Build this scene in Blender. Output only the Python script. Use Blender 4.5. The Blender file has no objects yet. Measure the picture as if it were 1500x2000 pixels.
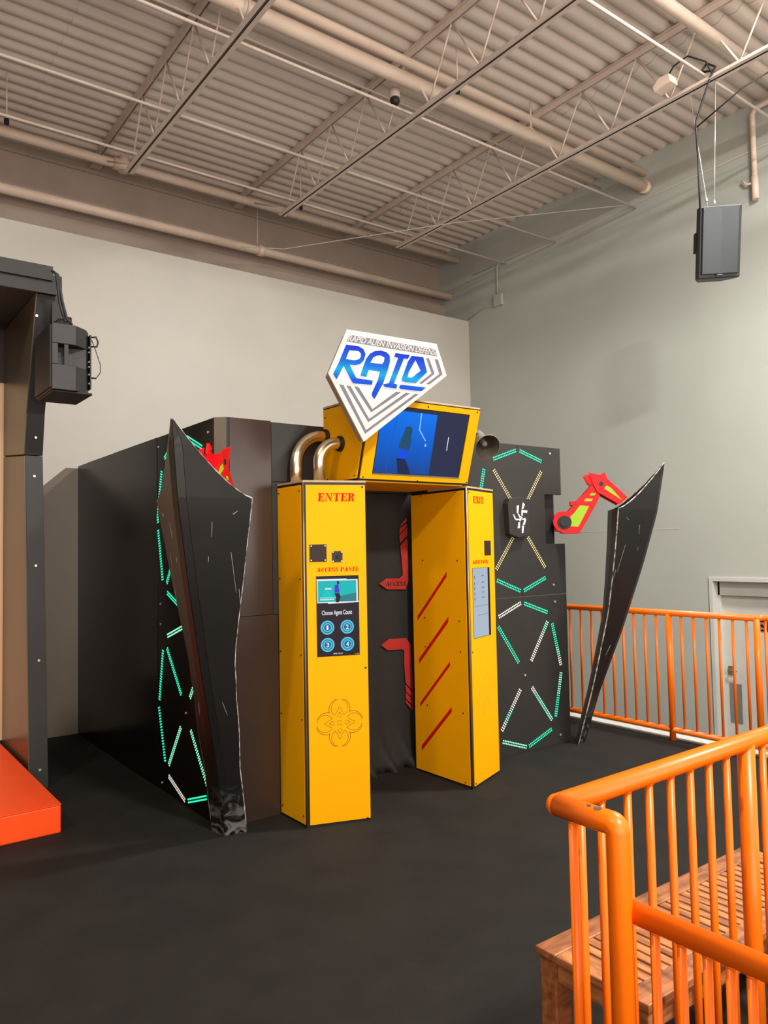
import bpy, bmesh, math, random
from math import sin, cos, pi, radians, hypot, sqrt
from mathutils import Vector, Matrix
random.seed(7)
SC = bpy.context.scene
COL = SC.collection

# ------------------------------------------------------------------ camera
yaw, pit, rol = radians(53.2596), radians(2.7956), radians(-1.0928)
fw = Vector((cos(yaw)*cos(pit), sin(yaw)*cos(pit), sin(pit)))
rt = Vector((sin(yaw), -cos(yaw), 0)); up = rt.cross(fw)
r2 = rt*cos(rol) + up*sin(rol); u2 = -rt*sin(rol) + up*cos(rol)
cam = bpy.data.cameras.new('camera'); co = bpy.data.objects.new('camera', cam); COL.objects.link(co)
cam.sensor_fit = 'VERTICAL'; cam.sensor_height = 24.0; cam.lens = 24.0*1488.45/2000.0
cam.clip_start = 0.02; cam.clip_end = 200
m = Matrix.Identity(4)
for i in range(3):
    m[i][0] = r2[i]; m[i][1] = u2[i]; m[i][2] = -fw[i]
m.translation = Vector((0, 0, 1.62)); co.matrix_world = m
SC.camera = co
# ------------------------------------------------------------------ world, lamps, exposure
SC.view_settings.view_transform = 'Standard'; SC.view_settings.look = 'None'
SC.view_settings.gamma = 1.0; SC.view_settings.exposure = -0.08; SC.view_settings.use_curve_mapping = False
W = bpy.data.worlds.new('world'); SC.world = W; W.use_nodes = True
W.node_tree.nodes['Background'].inputs[0].default_value = (1.0, 0.86, 0.78, 1)
W.node_tree.nodes['Background'].inputs[1].default_value = 0.07
def lamp(name, loc, tgt, size, power, color, shape='DISK'):
    l = bpy.data.lights.new(name, 'AREA'); l.shape = shape; l.size = size; l.energy = power; l.color = color
    o = bpy.data.objects.new(name, l); COL.objects.link(o); o.location = loc
    o.rotation_euler = (Vector(tgt)-Vector(loc)).to_track_quat('-Z', 'Y').to_euler(); return o
lamp('high_bay_lamp', (6.5, 1.8, 6.75), (6.4, 2.2, 0), 0.7, 620, (1.0, 0.99, 0.95))
lamp('high_bay_lamp', (1.4, -3.2, 6.75), (1.8, -1.6, 0), 0.7, 860, (1.0, 0.98, 0.93))
lamp('high_bay_lamp', (-3.2, 1.0, 6.75), (-2.8, 3.0, 0), 0.7, 190, (1.0, 0.90, 0.78))
# unseen upward area lamps, added to stand in for bounce and brighten the ceiling
lamp('bounce_fill', (-1.0, -4.5, 2.6), (0.5, -1.5, 7.0), 7.0, 860, (1.0, 0.86, 0.77), 'SQUARE')
lamp('bounce_fill', (5.5, -3.5, 2.6), (5.8, -1.0, 7.0), 5.0, 340, (1.0, 0.86, 0.78), 'SQUARE')

# ------------------------------------------------------------------ materials
def mat(name, c, rough=0.5, metal=0.0, var=0.08, scale=6.0, bump=0.0, bscale=60.0, emit=None, es=1.0, spec=0.5, coat=0.0, c2=None, rvar=0.0, stretch=None):
    M = bpy.data.materials.new(name); M.use_nodes = True; nt = M.node_tree
    b = nt.nodes['Principled BSDF']
    tc = nt.nodes.new('ShaderNodeTexCoord'); src = tc.outputs['Object']
    if stretch:
        mp = nt.nodes.new('ShaderNodeMapping'); mp.inputs['Scale'].default_value = stretch
        nt.links.new(src, mp.inputs['Vector']); src = mp.outputs['Vector']
    n = nt.nodes.new('ShaderNodeTexNoise'); n.inputs['Scale'].default_value = scale; n.inputs['Detail'].default_value = 4
    nt.links.new(src, n.inputs['Vector'])
    r = nt.nodes.new('ShaderNodeValToRGB')
    a = [max(0, x*(1-var)) for x in c]; d = [min(1, x*(1+var)) for x in c] if c2 is None else c2
    r.color_ramp.elements[0].color = (*a, 1); r.color_ramp.elements[1].color = (*d, 1)
    r.color_ramp.elements[0].position = 0.35; r.color_ramp.elements[1].position = 0.65
    nt.links.new(n.outputs['Fac'], r.inputs['Fac']); nt.links.new(r.outputs['Color'], b.inputs['Base Color'])
    b.inputs['Roughness'].default_value = rough; b.inputs['Metallic'].default_value = metal
    b.inputs['Specular IOR Level'].default_value = spec; b.inputs['Coat Weight'].default_value = coat
    b.inputs['Coat Roughness'].default_value = 0.12
    if rvar:
        mr = nt.nodes.new('ShaderNodeMapRange'); mr.inputs['To Min'].default_value = rough-rvar; mr.inputs['To Max'].default_value = rough+rvar
        nt.links.new(n.outputs['Fac'], mr.inputs['Value']); nt.links.new(mr.outputs['Result'], b.inputs['Roughness'])
    if bump:
        n2 = nt.nodes.new('ShaderNodeTexNoise'); n2.inputs['Scale'].default_value = bscale; n2.inputs['Detail'].default_value = 3
        nt.links.new(tc.outputs['Object'], n2.inputs['Vector'])
        bp = nt.nodes.new('ShaderNodeBump'); bp.inputs['Strength'].default_value = bump; bp.inputs['Distance'].default_value = 0.01
        nt.links.new(n2.outputs['Fac'], bp.inputs['Height']); nt.links.new(bp.outputs['Normal'], b.inputs['Normal'])
    if emit:
        b.inputs['Emission Color'].default_value = (*emit, 1); b.inputs['Emission Strength'].default_value = es
    return M
def s(r, g, b):   # display colour to linear
    f = lambda v: ((v/255+0.055)/1.055)**2.4 if v > 10 else v/255/12.92
    return (f(r), f(g), f(b))
M = {}
M['wall'] = mat('painted_wall', s(203, 199, 189), 0.42, var=0.03, scale=1.2, bump=0.12, bscale=9, rvar=0.06)
M['wall_r'] = mat('painted_block_wall', s(178, 182, 174), 0.6, var=0.03, scale=1.0, bump=0.05, bscale=12)
M['wall_u'] = mat('brown_grey_upper_wall', s(160, 146, 134), 0.65, var=0.05, scale=2)
M['deck'] = mat('painted_metal_deck', s(216, 202, 190), 0.6, var=0.05, scale=1.5)
M['steel_paint'] = mat('painted_steel', s(212, 194, 182), 0.5, var=0.05, scale=5)
M['pipe'] = mat('painted_pipe', s(228, 206, 188), 0.42, var=0.04, scale=4)
M['floor'] = mat('black_rubber_floor', s(27, 25, 22), 0.8, var=0.18, scale=3.5, bump=0.25, bscale=180, spec=0.22)
M['black'] = mat('black_satin_panel', s(12, 11, 10), 0.22, var=0.12, scale=2.0, bump=0.02, bscale=10, spec=0.2, rvar=0.05)
M['black_m'] = mat('black_matte', s(17, 16, 15), 0.6, var=0.1, scale=10)
M['black_t'] = mat('black_textured_panel', s(42, 41, 39), 0.5, var=0.08, scale=3, spec=0.35)
M['taupe'] = mat('taupe_strip_and_sheen', s(112, 102, 90), 0.3, var=0.12, scale=1.6, stretch=(1, 1, 0.4))  # beige corner strip; return panel gets its grazing reflection as this colour
M['brown_and_sheen'] = mat('brown_board_and_sheen', s(52, 39, 32), 0.26, var=0.14, scale=1.4, spec=0.6)  # satin black sheets' reflection as brown colour; also the header board's own colour
M['olive_sheen'] = mat('black_laminate_olive_sheen', s(74, 68, 54), 0.33, var=0.2, scale=2.2, stretch=(1, 1, 0.25))  # satin black cladding, warm board reflection put into the olive colour
M['yellow'] = mat('yellow_laminate', s(230, 163, 0), 0.55, var=0.02, scale=1.5, spec=0.10)
M['ply'] = mat('plywood_edge', s(176, 150, 118), 0.6, var=0.15, scale=20, stretch=(1, 1, 12))
M['edge_metal'] = mat('brushed_edge_strip', s(150, 128, 104), 0.35, metal=0.6, var=0.1)
M['red'] = mat('red_vinyl', s(214, 22, 14), 0.4, var=0.04)
M['redtext'] = mat('red_stencil_paint', s(196, 12, 2), 0.6, var=0.05, spec=0.1)
M['darkred'] = mat('dark_red_vinyl', s(196, 16, 10), 0.4, var=0.05)
M['arrow'] = mat('red_fabric_print', s(160, 32, 24), 0.7, var=0.08, scale=12)
M['redplastic'] = mat('red_acrylic', s(212, 2, 14), 0.45, var=0.04, spec=0.25)
M['lime'] = mat('lime_green_panel', s(150, 190, 12), 0.6, var=0.04)
M['chrome'] = mat('polished_steel_pipe', s(226, 214, 186), 0.3, metal=1.0, var=0.05)
M['screw'] = mat('dark_screw', s(40, 30, 26), 0.4, metal=0.6, var=0.1)
M['bolt'] = mat('bright_screw_head', s(235, 235, 230), 0.25, metal=0.7, var=0.05)
M['orange'] = mat('orange_gloss_paint', s(234, 106, 2), 0.36, var=0.03, scale=8, bump=0.01, bscale=40, coat=0.05, spec=0.4)
M['chip'] = mat('bare_metal_chip', s(96, 84, 80), 0.5, metal=0.4, var=0.2, scale=60)
M['mat'] = mat('orange_red_vinyl_mat', s(246, 76, 12), 0.42, var=0.05, scale=3, bump=0.2, bscale=5)
M['wood'] = mat('teak_wood', s(136, 80, 46), 0.45, var=0.22, scale=5, bump=0.06, bscale=40, c2=s(168, 106, 62), stretch=(2, 9, 9))
M['wood_y'] = mat('teak_slat_wood', s(158, 96, 56), 0.45, var=0.22, scale=5, bump=0.06, bscale=40, c2=s(190, 126, 74), stretch=(9, 2, 9))
M['plyboard'] = mat('birch_plywood_board', s(222, 190, 150), 0.6, var=0.06, scale=3, stretch=(1, 1, 0.3))
M['white'] = mat('white_paint', s(196, 196, 190), 0.5, var=0.03)
M['doorpaint'] = mat('door_paint', s(200, 200, 192), 0.45, var=0.03)
M['grey'] = mat('grey_plate', s(140, 140, 136), 0.4, metal=0.3, var=0.04)
M['speaker'] = mat('black_speaker_plastic', s(30, 29, 29), 0.5, var=0.08, scale=30, bump=0.2, bscale=250)
M['grille'] = mat('black_speaker_grille', s(40, 43, 43), 0.38, metal=0.3, var=0.12, scale=120, bump=0.4, bscale=600)
M['signface'] = mat('white_sign_face', s(184, 182, 177), 0.45, var=0.02)
M['signbody'] = mat('taupe_sign_side', s(150, 138, 124), 0.5, var=0.05)
M['groove'] = mat('lilac_groove_with_shade', s(92, 90, 106), 0.5, var=0.08, scale=12)  # lilac strips, darkened to stand in for shade inside the grooves
M['edgegrey'] = mat('grey_groove_edge', s(96, 94, 104), 0.6, var=0.1)
M['glow'] = mat('backlit_white_acrylic', s(240, 240, 245), 0.4, emit=(0.95, 0.97, 1.0), es=0.75, var=0.01)
M['halo'] = mat('pale_letter_edge', s(190, 190, 215), 0.5, emit=(0.7, 0.72, 1.0), es=0.25, var=0.02)
M['led_g'] = mat('led_dot_green', s(0, 180, 130), 0.3, emit=(0.03, 0.9, 0.52), es=1.15, var=0.01)
M['led_p'] = mat('led_dot_pale_green', s(120, 220, 180), 0.3, emit=(0.30, 0.95, 0.62), es=1.0, var=0.01)
M['led_w'] = mat('led_dot_white', s(230, 226, 214), 0.3, emit=(0.9, 0.86, 0.78), es=0.7, var=0.01)
M['led_c'] = mat('led_dot_cream', s(208, 186, 130), 0.35, emit=(0.75, 0.6, 0.32), es=0.35, var=0.01)
M['taupe_dark'] = mat('dark_brown_plate', s(46, 34, 30), 0.5, var=0.05, spec=0.2)
M['engrave'] = mat('engraved_line', s(104, 56, 6), 0.6, var=0.1)
M['engrave2'] = mat('faint_engraved_line', s(206, 158, 6), 0.6, var=0.1)
M['horngrey'] = mat('horn_grey_plastic', s(128, 126, 118), 0.4, var=0.04)
M['horndark'] = mat('horn_inner', s(62, 57, 48), 0.4, var=0.08)
M['curtain'] = mat('black_curtain_fabric', s(26, 25, 22), 0.75, var=0.12, scale=20)
M['claw'] = mat('black_plastic_claw', s(20, 19, 18), 0.42, var=0.1, scale=4, spec=0.35)
M['worn'] = mat('worn_white_edge', s(60, 58, 56), 0.7, c2=s(200, 196, 190), scale=28)
M['scratch'] = mat('pale_scratch', s(190, 186, 180), 0.6, var=0.1)
M['sticker'] = mat('white_sticker', s(225, 205, 200), 0.5, var=0.04)
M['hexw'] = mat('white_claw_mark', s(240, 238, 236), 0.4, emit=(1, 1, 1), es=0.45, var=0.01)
def emi(name, c, e=1.0, rough=0.25):
    M[name] = mat(name, (0.004, 0.004, 0.004), 0.4, emit=c, es=e, var=0.01, spec=0.08)
emi('scr_black', s(44, 36, 44), 1); emi('scr_navy', s(44, 48, 78), 1); emi('scr_edge', s(20, 18, 20), 1)
emi('scr_tealc', s(0, 205, 205), 1); emi('scr_white', s(240, 240, 245), 1); emi('scr_cyan', s(96, 205, 235), 1); emi('scr_teal', s(16, 108, 150), 1); emi('scr_pale', s(176, 190, 206), 1)
emi('scr_line', s(120, 132, 150), 1); emi('scr_pic', s(20, 190, 190), 1); emi('scr_violet', s(70, 60, 215), 1); emi('scr_leg', s(40, 30, 45), 1); emi('scr_tealg', s(50, 130, 140), 1)
emi('scr_hair', s(30, 78, 112), 1); emi('scr_shirt', s(10, 80, 235), 1); emi('scr_arm', s(20, 90, 190), 1); emi('scr_beam', s(150, 205, 255), 1); emi('scr_skin', s(28, 40, 80), 1)
# scuffed grey smears round the foot of the claws
nt = M['claw'].node_tree; b = nt.nodes['Principled BSDF']; src = b.inputs['Base Color'].links[0].from_socket
tc = nt.nodes.new('ShaderNodeTexCoord'); sp = nt.nodes.new('ShaderNodeSeparateXYZ'); nt.links.new(tc.outputs['Object'], sp.inputs[0])
mr = nt.nodes.new('ShaderNodeMapRange'); mr.inputs['From Min'].default_value = 0.30; mr.inputs['From Max'].default_value = 0.02; nt.links.new(sp.outputs[2], mr.inputs['Value'])
wn = nt.nodes.new('ShaderNodeTexNoise'); wn.inputs['Scale'].default_value = 9; wn.inputs['Distortion'].default_value = 2.5; nt.links.new(tc.outputs['Object'], wn.inputs['Vector'])
cr = nt.nodes.new('ShaderNodeMapRange'); cr.inputs['From Min'].default_value = 0.45; cr.inputs['From Max'].default_value = 0.62; nt.links.new(wn.outputs['Fac'], cr.inputs['Value'])
mu = nt.nodes.new('ShaderNodeMath'); mu.operation = 'MULTIPLY'; nt.links.new(mr.outputs[0], mu.inputs[0]); nt.links.new(cr.outputs[0], mu.inputs[1])
mx = nt.nodes.new('ShaderNodeMix'); mx.data_type = 'RGBA'; mx.inputs['B'].default_value = (*s(112, 112, 112), 1); nt.links.new(mu.outputs[0], mx.inputs['Factor']); nt.links.new(src, mx.inputs['A']); nt.links.new(mx.outputs['Result'], b.inputs['Base Color'])
# gradients that belong to the lit picture itself
def grad(name, stops, axis, lo, hi, es=1.0):
    Mx = bpy.data.materials.new(name); Mx.use_nodes = True; nt = Mx.node_tree; b = nt.nodes['Principled BSDF']
    tc = nt.nodes.new('ShaderNodeTexCoord'); sp = nt.nodes.new('ShaderNodeSeparateXYZ'); nt.links.new(tc.outputs['Object'], sp.inputs[0])
    mr = nt.nodes.new('ShaderNodeMapRange'); mr.inputs['From Min'].default_value = lo; mr.inputs['From Max'].default_value = hi
    nt.links.new(sp.outputs[axis], mr.inputs['Value']); r = nt.nodes.new('ShaderNodeValToRGB')
    r.color_ramp.elements[0].position = stops[0][0]; r.color_ramp.elements[0].color = (*s(*stops[0][1]), 1)
    r.color_ramp.elements[1].position = stops[-1][0]; r.color_ramp.elements[1].color = (*s(*stops[-1][1]), 1)
    for p, c in stops[1:-1]:
        e = r.color_ramp.elements.new(p); e.color = (*s(*c), 1)
    nt.links.new(mr.outputs[0], r.inputs[0]); nt.links.new(r.outputs[0], b.inputs['Emission Color']); b.inputs['Emission Strength'].default_value = es
    b.inputs['Base Color'].default_value = (0.002, 0.004, 0.02, 1); b.inputs['Roughness'].default_value = 0.5; b.inputs['Specular IOR Level'].default_value = 0.1
    M[name] = Mx
grad('letter_blue', [(0, (0, 70, 225)), (0.35, (0, 95, 235)), (0.52, (0, 190, 240)), (0.68, (0, 120, 240)), (1, (0, 50, 225))], 2, 2.50, 2.80, 0.92)
grad('scr_blue', [(0, (24, 66, 140)), (0.4, (0, 92, 200)), (1, (0, 122, 245))], 2, 2.09, 2.50, 1.0)

# ------------------------------------------------------------------ mesh builder
class MB:
    def __init__(self): self.v = []; self.f = []; self.s = []; self.mi = []; self.cur = 0
    def add(self, vs, fs, sm=False):
        o = len(self.v); self.v += [Vector(x) for x in vs]
        for f in fs: self.f.append([o+i for i in f]); self.s.append(sm); self.mi.append(self.cur)
        return self
    def box(self, x0, x1, y0, y1, z0, z1, T=None):
        v = [Vector(p) for p in ((x0,y0,z0),(x1,y0,z0),(x1,y1,z0),(x0,y1,z0),(x0,y0,z1),(x1,y0,z1),(x1,y1,z1),(x0,y1,z1))]
        if T: v = [T @ p for p in v]
        return self.add(v, [(0,3,2,1),(4,5,6,7),(0,1,5,4),(1,2,6,5),(2,3,7,6),(3,0,4,7)])
    def prism(self, pts, a, b, T=None):   # polygon in local xy, extruded along local z from a to b
        if sum(pts[i][0]*pts[(i+1)%len(pts)][1]-pts[(i+1)%len(pts)][0]*pts[i][1] for i in range(len(pts))) < 0: pts = pts[::-1]
        n = len(pts); v = [Vector((x, y, a)) for x, y in pts]+[Vector((x, y, b)) for x, y in pts]
        if T: v = [T @ p for p in v]
        return self.add(v, [tuple(range(n))[::-1], tuple(range(n, 2*n))]+[(i, (i+1) % n, n+(i+1) % n, n+i) for i in range(n)])
    def tube(self, path, r, seg=12, cap=True, closed=False):
        P = [Vector(p) for p in path]; n = len(P); R = r if isinstance(r, (list, tuple)) else [r]*n
        vs = []; ref = None
        for i in range(n):
            t = (P[min(i+1, n-1)]-P[max(i-1, 0)]).normalized()
            if ref is None: ref = Vector((0, 0, 1)) if abs(t.z) < 0.9 else Vector((1, 0, 0))
            a = t.cross(ref).normalized(); b = a.cross(t).normalized(); ref = b
            k = 1.0
            if 0 < i < n-1:
                c = (P[i]-P[i-1]).normalized().dot((P[i+1]-P[i]).normalized()); k = 1/max(0.6, sqrt((1+c)/2))
            for j in range(seg):
                an = 2*pi*j/seg; vs.append(P[i]+(a*cos(an)+b*sin(an))*R[i]*(k if k < 1.05 else k*0.98))
        fs = [(i*seg+j, i*seg+(j+1) % seg, (i+1)*seg+(j+1) % seg, (i+1)*seg+j) for i in range(n-1) for j in range(seg)]
        self.add(vs, fs, True)
        if cap:
            o = len(self.v)-len(vs); self.f.append([o+j for j in range(seg)][::-1]); self.s.append(False); self.mi.append(self.cur)
            self.f.append([o+(n-1)*seg+j for j in range(seg)]); self.s.append(False); self.mi.append(self.cur)
        return self
    def ball(self, c, r, seg=12, rings=8, sc=(1, 1, 1)):
        c = Vector(c); vs = []
        for i in range(rings+1):
            th = pi*i/rings
            for j in range(seg):
                a = 2*pi*j/seg; vs.append(c+Vector((r*sin(th)*cos(a)*sc[0], r*sin(th)*sin(a)*sc[1], r*cos(th)*sc[2])))
        return self.add(vs, [(i*seg+j, (i+1)*seg+j, (i+1)*seg+(j+1) % seg, i*seg+(j+1) % seg) for i in range(rings) for j in range(seg)], True)
    def lathe(self, prof, O, ax, seg=32):     # prof: (radius, distance along axis)
        O = Vector(O); ax = Vector(ax).normalized(); a = ax.orthogonal().normalized(); b = ax.cross(a); vs = []
        for r, h in prof:
            for j in range(seg): an = 2*pi*j/seg; vs.append(O+ax*h+(a*cos(an)+b*sin(an))*r)
        n = len(prof)
        return self.add(vs, [(i*seg+j, i*seg+(j+1) % seg, (i+1)*seg+(j+1) % seg, (i+1)*seg+j) for i in range(n-1) for j in range(seg)], True)
    def build(self, name, material, parent=None, bevel=0, solid=0, origin=None):
        me = bpy.data.meshes.new(name); O = Vector(origin) if origin is not None else Vector((0, 0, 0))
        me.from_pydata([v-O for v in self.v], [], self.f)
        ms = material if isinstance(material, (list, tuple)) else [material]
        for x in ms: me.materials.append(x)
        for p, sm, mi in zip(me.polygons, self.s, self.mi): p.use_smooth = sm; p.material_index = min(mi, len(ms)-1)
        bm = bmesh.new(); bm.from_mesh(me); bmesh.ops.recalc_face_normals(bm, faces=bm.faces); bm.to_mesh(me); bm.free()
        o = bpy.data.objects.new(name, me); COL.objects.link(o); o.location = O
        if parent is not None:
            o.parent = parent; o.matrix_parent_inverse = world(parent).inverted()
        if solid:
            md = o.modifiers.new('solid', 'SOLIDIFY'); md.thickness = solid; md.offset = 0
        if bevel:
            md = o.modifiers.new('bevel', 'BEVEL'); md.width = bevel; md.segments = 2; md.limit_method = 'ANGLE'; md.angle_limit = radians(40)
        return o
def world(o):
    w = Matrix.Translation(o.location) @ o.rotation_euler.to_matrix().to_4x4()
    if o.parent: return world(o.parent) @ o.matrix_parent_inverse @ w
    return w
def tag(o, label=None, cat=None, group=None, kind=None):
    if label: o['label'] = label
    if cat: o['category'] = cat
    if group: o['group'] = group
    if kind: o['kind'] = kind
    return o
def thing(name, loc, label, cat, group=None):
    e = bpy.data.objects.new(name, None); COL.objects.link(e); e.location = loc; e.empty_display_size = 0.1
    return tag(e, label, cat, group)
def struct(o, label=None): o['kind'] = 'structure'; 
def frame(O, u, v):
    u = Vector(u).normalized(); v = Vector(v).normalized(); n = u.cross(v)
    m = Matrix.Identity(4)
    for i in range(3): m[i][0] = u[i]; m[i][1] = v[i]; m[i][2] = n[i]
    m.translation = Vector(O); return m
def copy_to(o, parent, delta):
    c = o.copy(); COL.objects.link(c); c.location = o.location+Vector(delta); return c
def disc(cx, cy, r, n=16): return [(cx+r*cos(2*pi*i/n), cy+r*sin(2*pi*i/n)) for i in range(n)]
def screw(T, x, y, parent, r=0.006, m_='screw', name='screw', h=0.003):
    mb = MB().prism(disc(x, y, r, 10), 0, h, T); return mb.build(name, M[m_], parent)
FONT_CACHE = {}
def text_mesh(name, txt, T, p0, p1, ptop, material, parent, depth=0.002, off=0.0, bold=0.0):
    """flat lettering: baseline runs p0 -> p1, cap height up to ptop, all in the local frame T"""
    cu = bpy.data.curves.new('lettering', 'FONT'); cu.body = txt; cu.extrude = 0.5; cu.offset = bold
    tmp = bpy.data.objects.new('lettering', cu); COL.objects.link(tmp); bpy.context.view_layer.update()
    me = bpy.data.meshes.new_from_object(tmp.evaluated_get(bpy.context.evaluated_depsgraph_get()))
    bpy.data.objects.remove(tmp)
    xs = [v.co.x for v in me.vertices]; ys = [v.co.y for v in me.vertices]
    x0, x1 = min(xs), max(xs); H = 0.73
    if not any(c in txt for c in 'gpyjQ,'): H = max(ys)
    p0 = Vector(p0); p1 = Vector(p1); ex = p1-p0; ey = Vector(ptop)-p0
    vs = []
    for v in me.vertices:
        a = (v.co.x-x0)/(x1-x0); b = v.co.y/H; q = p0+ex*a+ey*b
        vs.append(T @ Vector((q.x, q.y, off+(depth if v.co.z > 0 else 0))))
    mb = MB(); mb.add(vs, [tuple(p.vertices) for p in me.polygons])
    return mb.build(name, material, parent)
# stencil serif lettering, each glyph on a 10-high grid: (width, polygons)
def arc(cx, cy, rx, ry, a0, a1, rxi, ryi, n=8):
    o = [(cx+rx*cos(radians(a0+(a1-a0)*i/n)), cy+ry*sin(radians(a0+(a1-a0)*i/n))) for i in range(n+1)]
    i_ = [(cx+rxi*cos(radians(a0+(a1-a0)*i/n)), cy+ryi*sin(radians(a0+(a1-a0)*i/n))) for i in range(n+1)]
    return o+i_[::-1]
STEM = [(0, 0), (3.6, 0), (3.6, 10), (0, 10), (0, 9.4), (0.9, 9.1), (0.9, 0.9), (0, 0.6)]
def lst(a): return a
GL = {
 'E': (8, [STEM, [(4.1, 10), (7.6, 10), (7.8, 6.9), (7.2, 6.9), (6.4, 9.0), (4.1, 9.3)], [(4.1, 5.5), (5.4, 5.6), (5.8, 6.6), (6.3, 6.6), (6.3, 3.6), (5.8, 3.6), (5.4, 4.6), (4.1, 4.7)], [(4.1, 0), (7.7, 0), (8.0, 3.3), (7.4, 3.3), (6.5, 1.0), (4.1, 0.7)]]),
 'N': (9.4, [[(0, 0), (2.4, 0), (2.4, 0.5), (1.7, 0.8), (1.7, 7.2), (1.0, 8.2), (1.0, 0.8), (0, 0.5)], [(0, 10), (2.8, 10), (7.9, 2.4), (7.9, 0), (7.2, 0), (1.4, 9.2), (0, 9.5)], [(6.8, 10), (9.4, 10), (9.4, 9.5), (8.5, 9.2), (8.5, 1.2), (8.2, 2.6), (7.8, 3.4), (7.8, 9.2), (6.8, 9.5)]]),
 'T': (8.6, [[(2.9, 0), (5.7, 0), (5.7, 0), (5.4, 10), (3.2, 10)], [(2.7, 10), (0.2, 10), (0, 6.8), (0.5, 6.8), (1.3, 8.9), (2.7, 9.3)], [(5.9, 10), (8.4, 10), (8.6, 6.8), (8.1, 6.8), (7.3, 8.9), (5.9, 9.3)], [(1.9, 0), (2.6, 0), (2.6, 0.7), (1.9, 0.5)], [(6, 0), (6.7, 0), (6.7, 0.5), (6, 0.7)]]),
 'R': (9.2, [STEM, arc(4.1, 7.4, 4.2, 2.6, 90, -90, 1.4, 1.9), [(4.1, 4.9), (5.6, 4.8), (7.2, 4.0), (8.0, 1.0), (9.2, 0.6), (9.2, 0), (6.2, 0), (5.2, 3.6), (4.1, 4.2)]]),
 'P': (8.4, [STEM, arc(4.1, 7.1, 4.2, 2.9, 90, -90, 1.5, 2.2)]),
 'I': (4.2, [[(0, 0), (4.2, 0), (4.2, 0.5), (3.4, 0.9), (3.4, 9.1), (4.2, 9.5), (4.2, 10), (0, 10), (0, 9.5), (0.8, 9.1), (0.8, 0.9), (0, 0.5)]]),
 'X': (9, [[(0, 10), (3.4, 10), (9, 0), (5.4, 0)], [(6, 10), (8.8, 10), (8.8, 9.5), (8.0, 9.2), (5.9, 6.0), (5.3, 6.9), (6.7, 9.2), (6, 9.5)], [(0.2, 0), (3, 0), (3, 0.5), (2.3, 0.8), (3.8, 3.2), (3.3, 4.2), (1.1, 0.8), (0.2, 0.5)]]),
 'A': (9.6, [[(0, 0), (2.6, 0), (2.6, 0.5), (1.9, 0.8), (4.3, 8.2), (4.0, 9.4), (1.0, 0.8), (0, 0.5)], [(4.3, 10), (5.8, 10), (9.6, 0), (5.6, 0), (5.4, 2.9), (4.6, 6.0)], [(2.7, 2.6), (4.9, 2.6), (4.7, 3.4), (3.0, 3.4)]]),
 'C': (8, [arc(4.4, 5, 4.4, 5.1, 105, 255, 1.3, 4.3), [(4.6, 10), (7.6, 9.4), (7.8, 6.8), (7.3, 6.8), (6.2, 9.0), (4.6, 9.4)], [(4.6, 0), (6.6, 0.4), (8, 2.6), (7.5, 3.1), (6.0, 0.9), (4.6, 0.6)]]),
 'G': (8.8, [arc(4.4, 5, 4.4, 5.1, 105, 255, 1.3, 4.3), [(4.6, 10), (7.6, 9.4), (7.8, 6.8), (7.3, 6.8), (6.2, 9.0), (4.6, 9.4)], [(4.6, 0), (8, 0.6), (8, 4.1), (8.8, 4.5), (5, 4.5), (5.4, 4.1), (5.4, 0.9), (4.6, 0.6)]]),
 'S': (7.6, [arc(3.6, 7.3, 3.6, 2.8, 80, 240, 0.9, 1.9), arc(4.0, 2.7, 3.6, 2.8, 60, -100, 0.9, 1.9), [(2.0, 5.6), (5.8, 3.6), (5.2, 5.1), (2.6, 6.6)], [(4.6, 10), (6.8, 9.6), (7, 7), (6.5, 7), (4.6, 9.3)], [(3, 0), (0.4, 0.4), (0, 3.2), (0.5, 3.2), (3, 0.7)]]),
 'L': (7.6, [STEM, [(4.1, 0), (7.4, 0), (7.6, 3.4), (7.1, 3.4), (6.2, 1.0), (4.1, 0.7)]]),
}
def stencil(name, txt, T, p0, p1, ptop, material, parent, depth=0.0012, off=0.0, gap=1.2):
    x = 0; items = []
    for c in txt:
        if c == ' ': x += 4.0; continue
        w, polys = GL[c]
        for p in polys: items.append([(x+a, b) for a, b in p])
        x += w+gap
    Wd = x-gap; p0 = Vector(p0); ex = Vector(p1)-p0; ey = Vector(ptop)-p0; mb = MB()
    for p in items:
        q = [p0+ex*(a/Wd)+ey*(b/10) for a, b in p]
        mb.prism([(v.x, v.y) for v in q], off, off+depth, T)
    return mb.build(name, material, parent)
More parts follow.
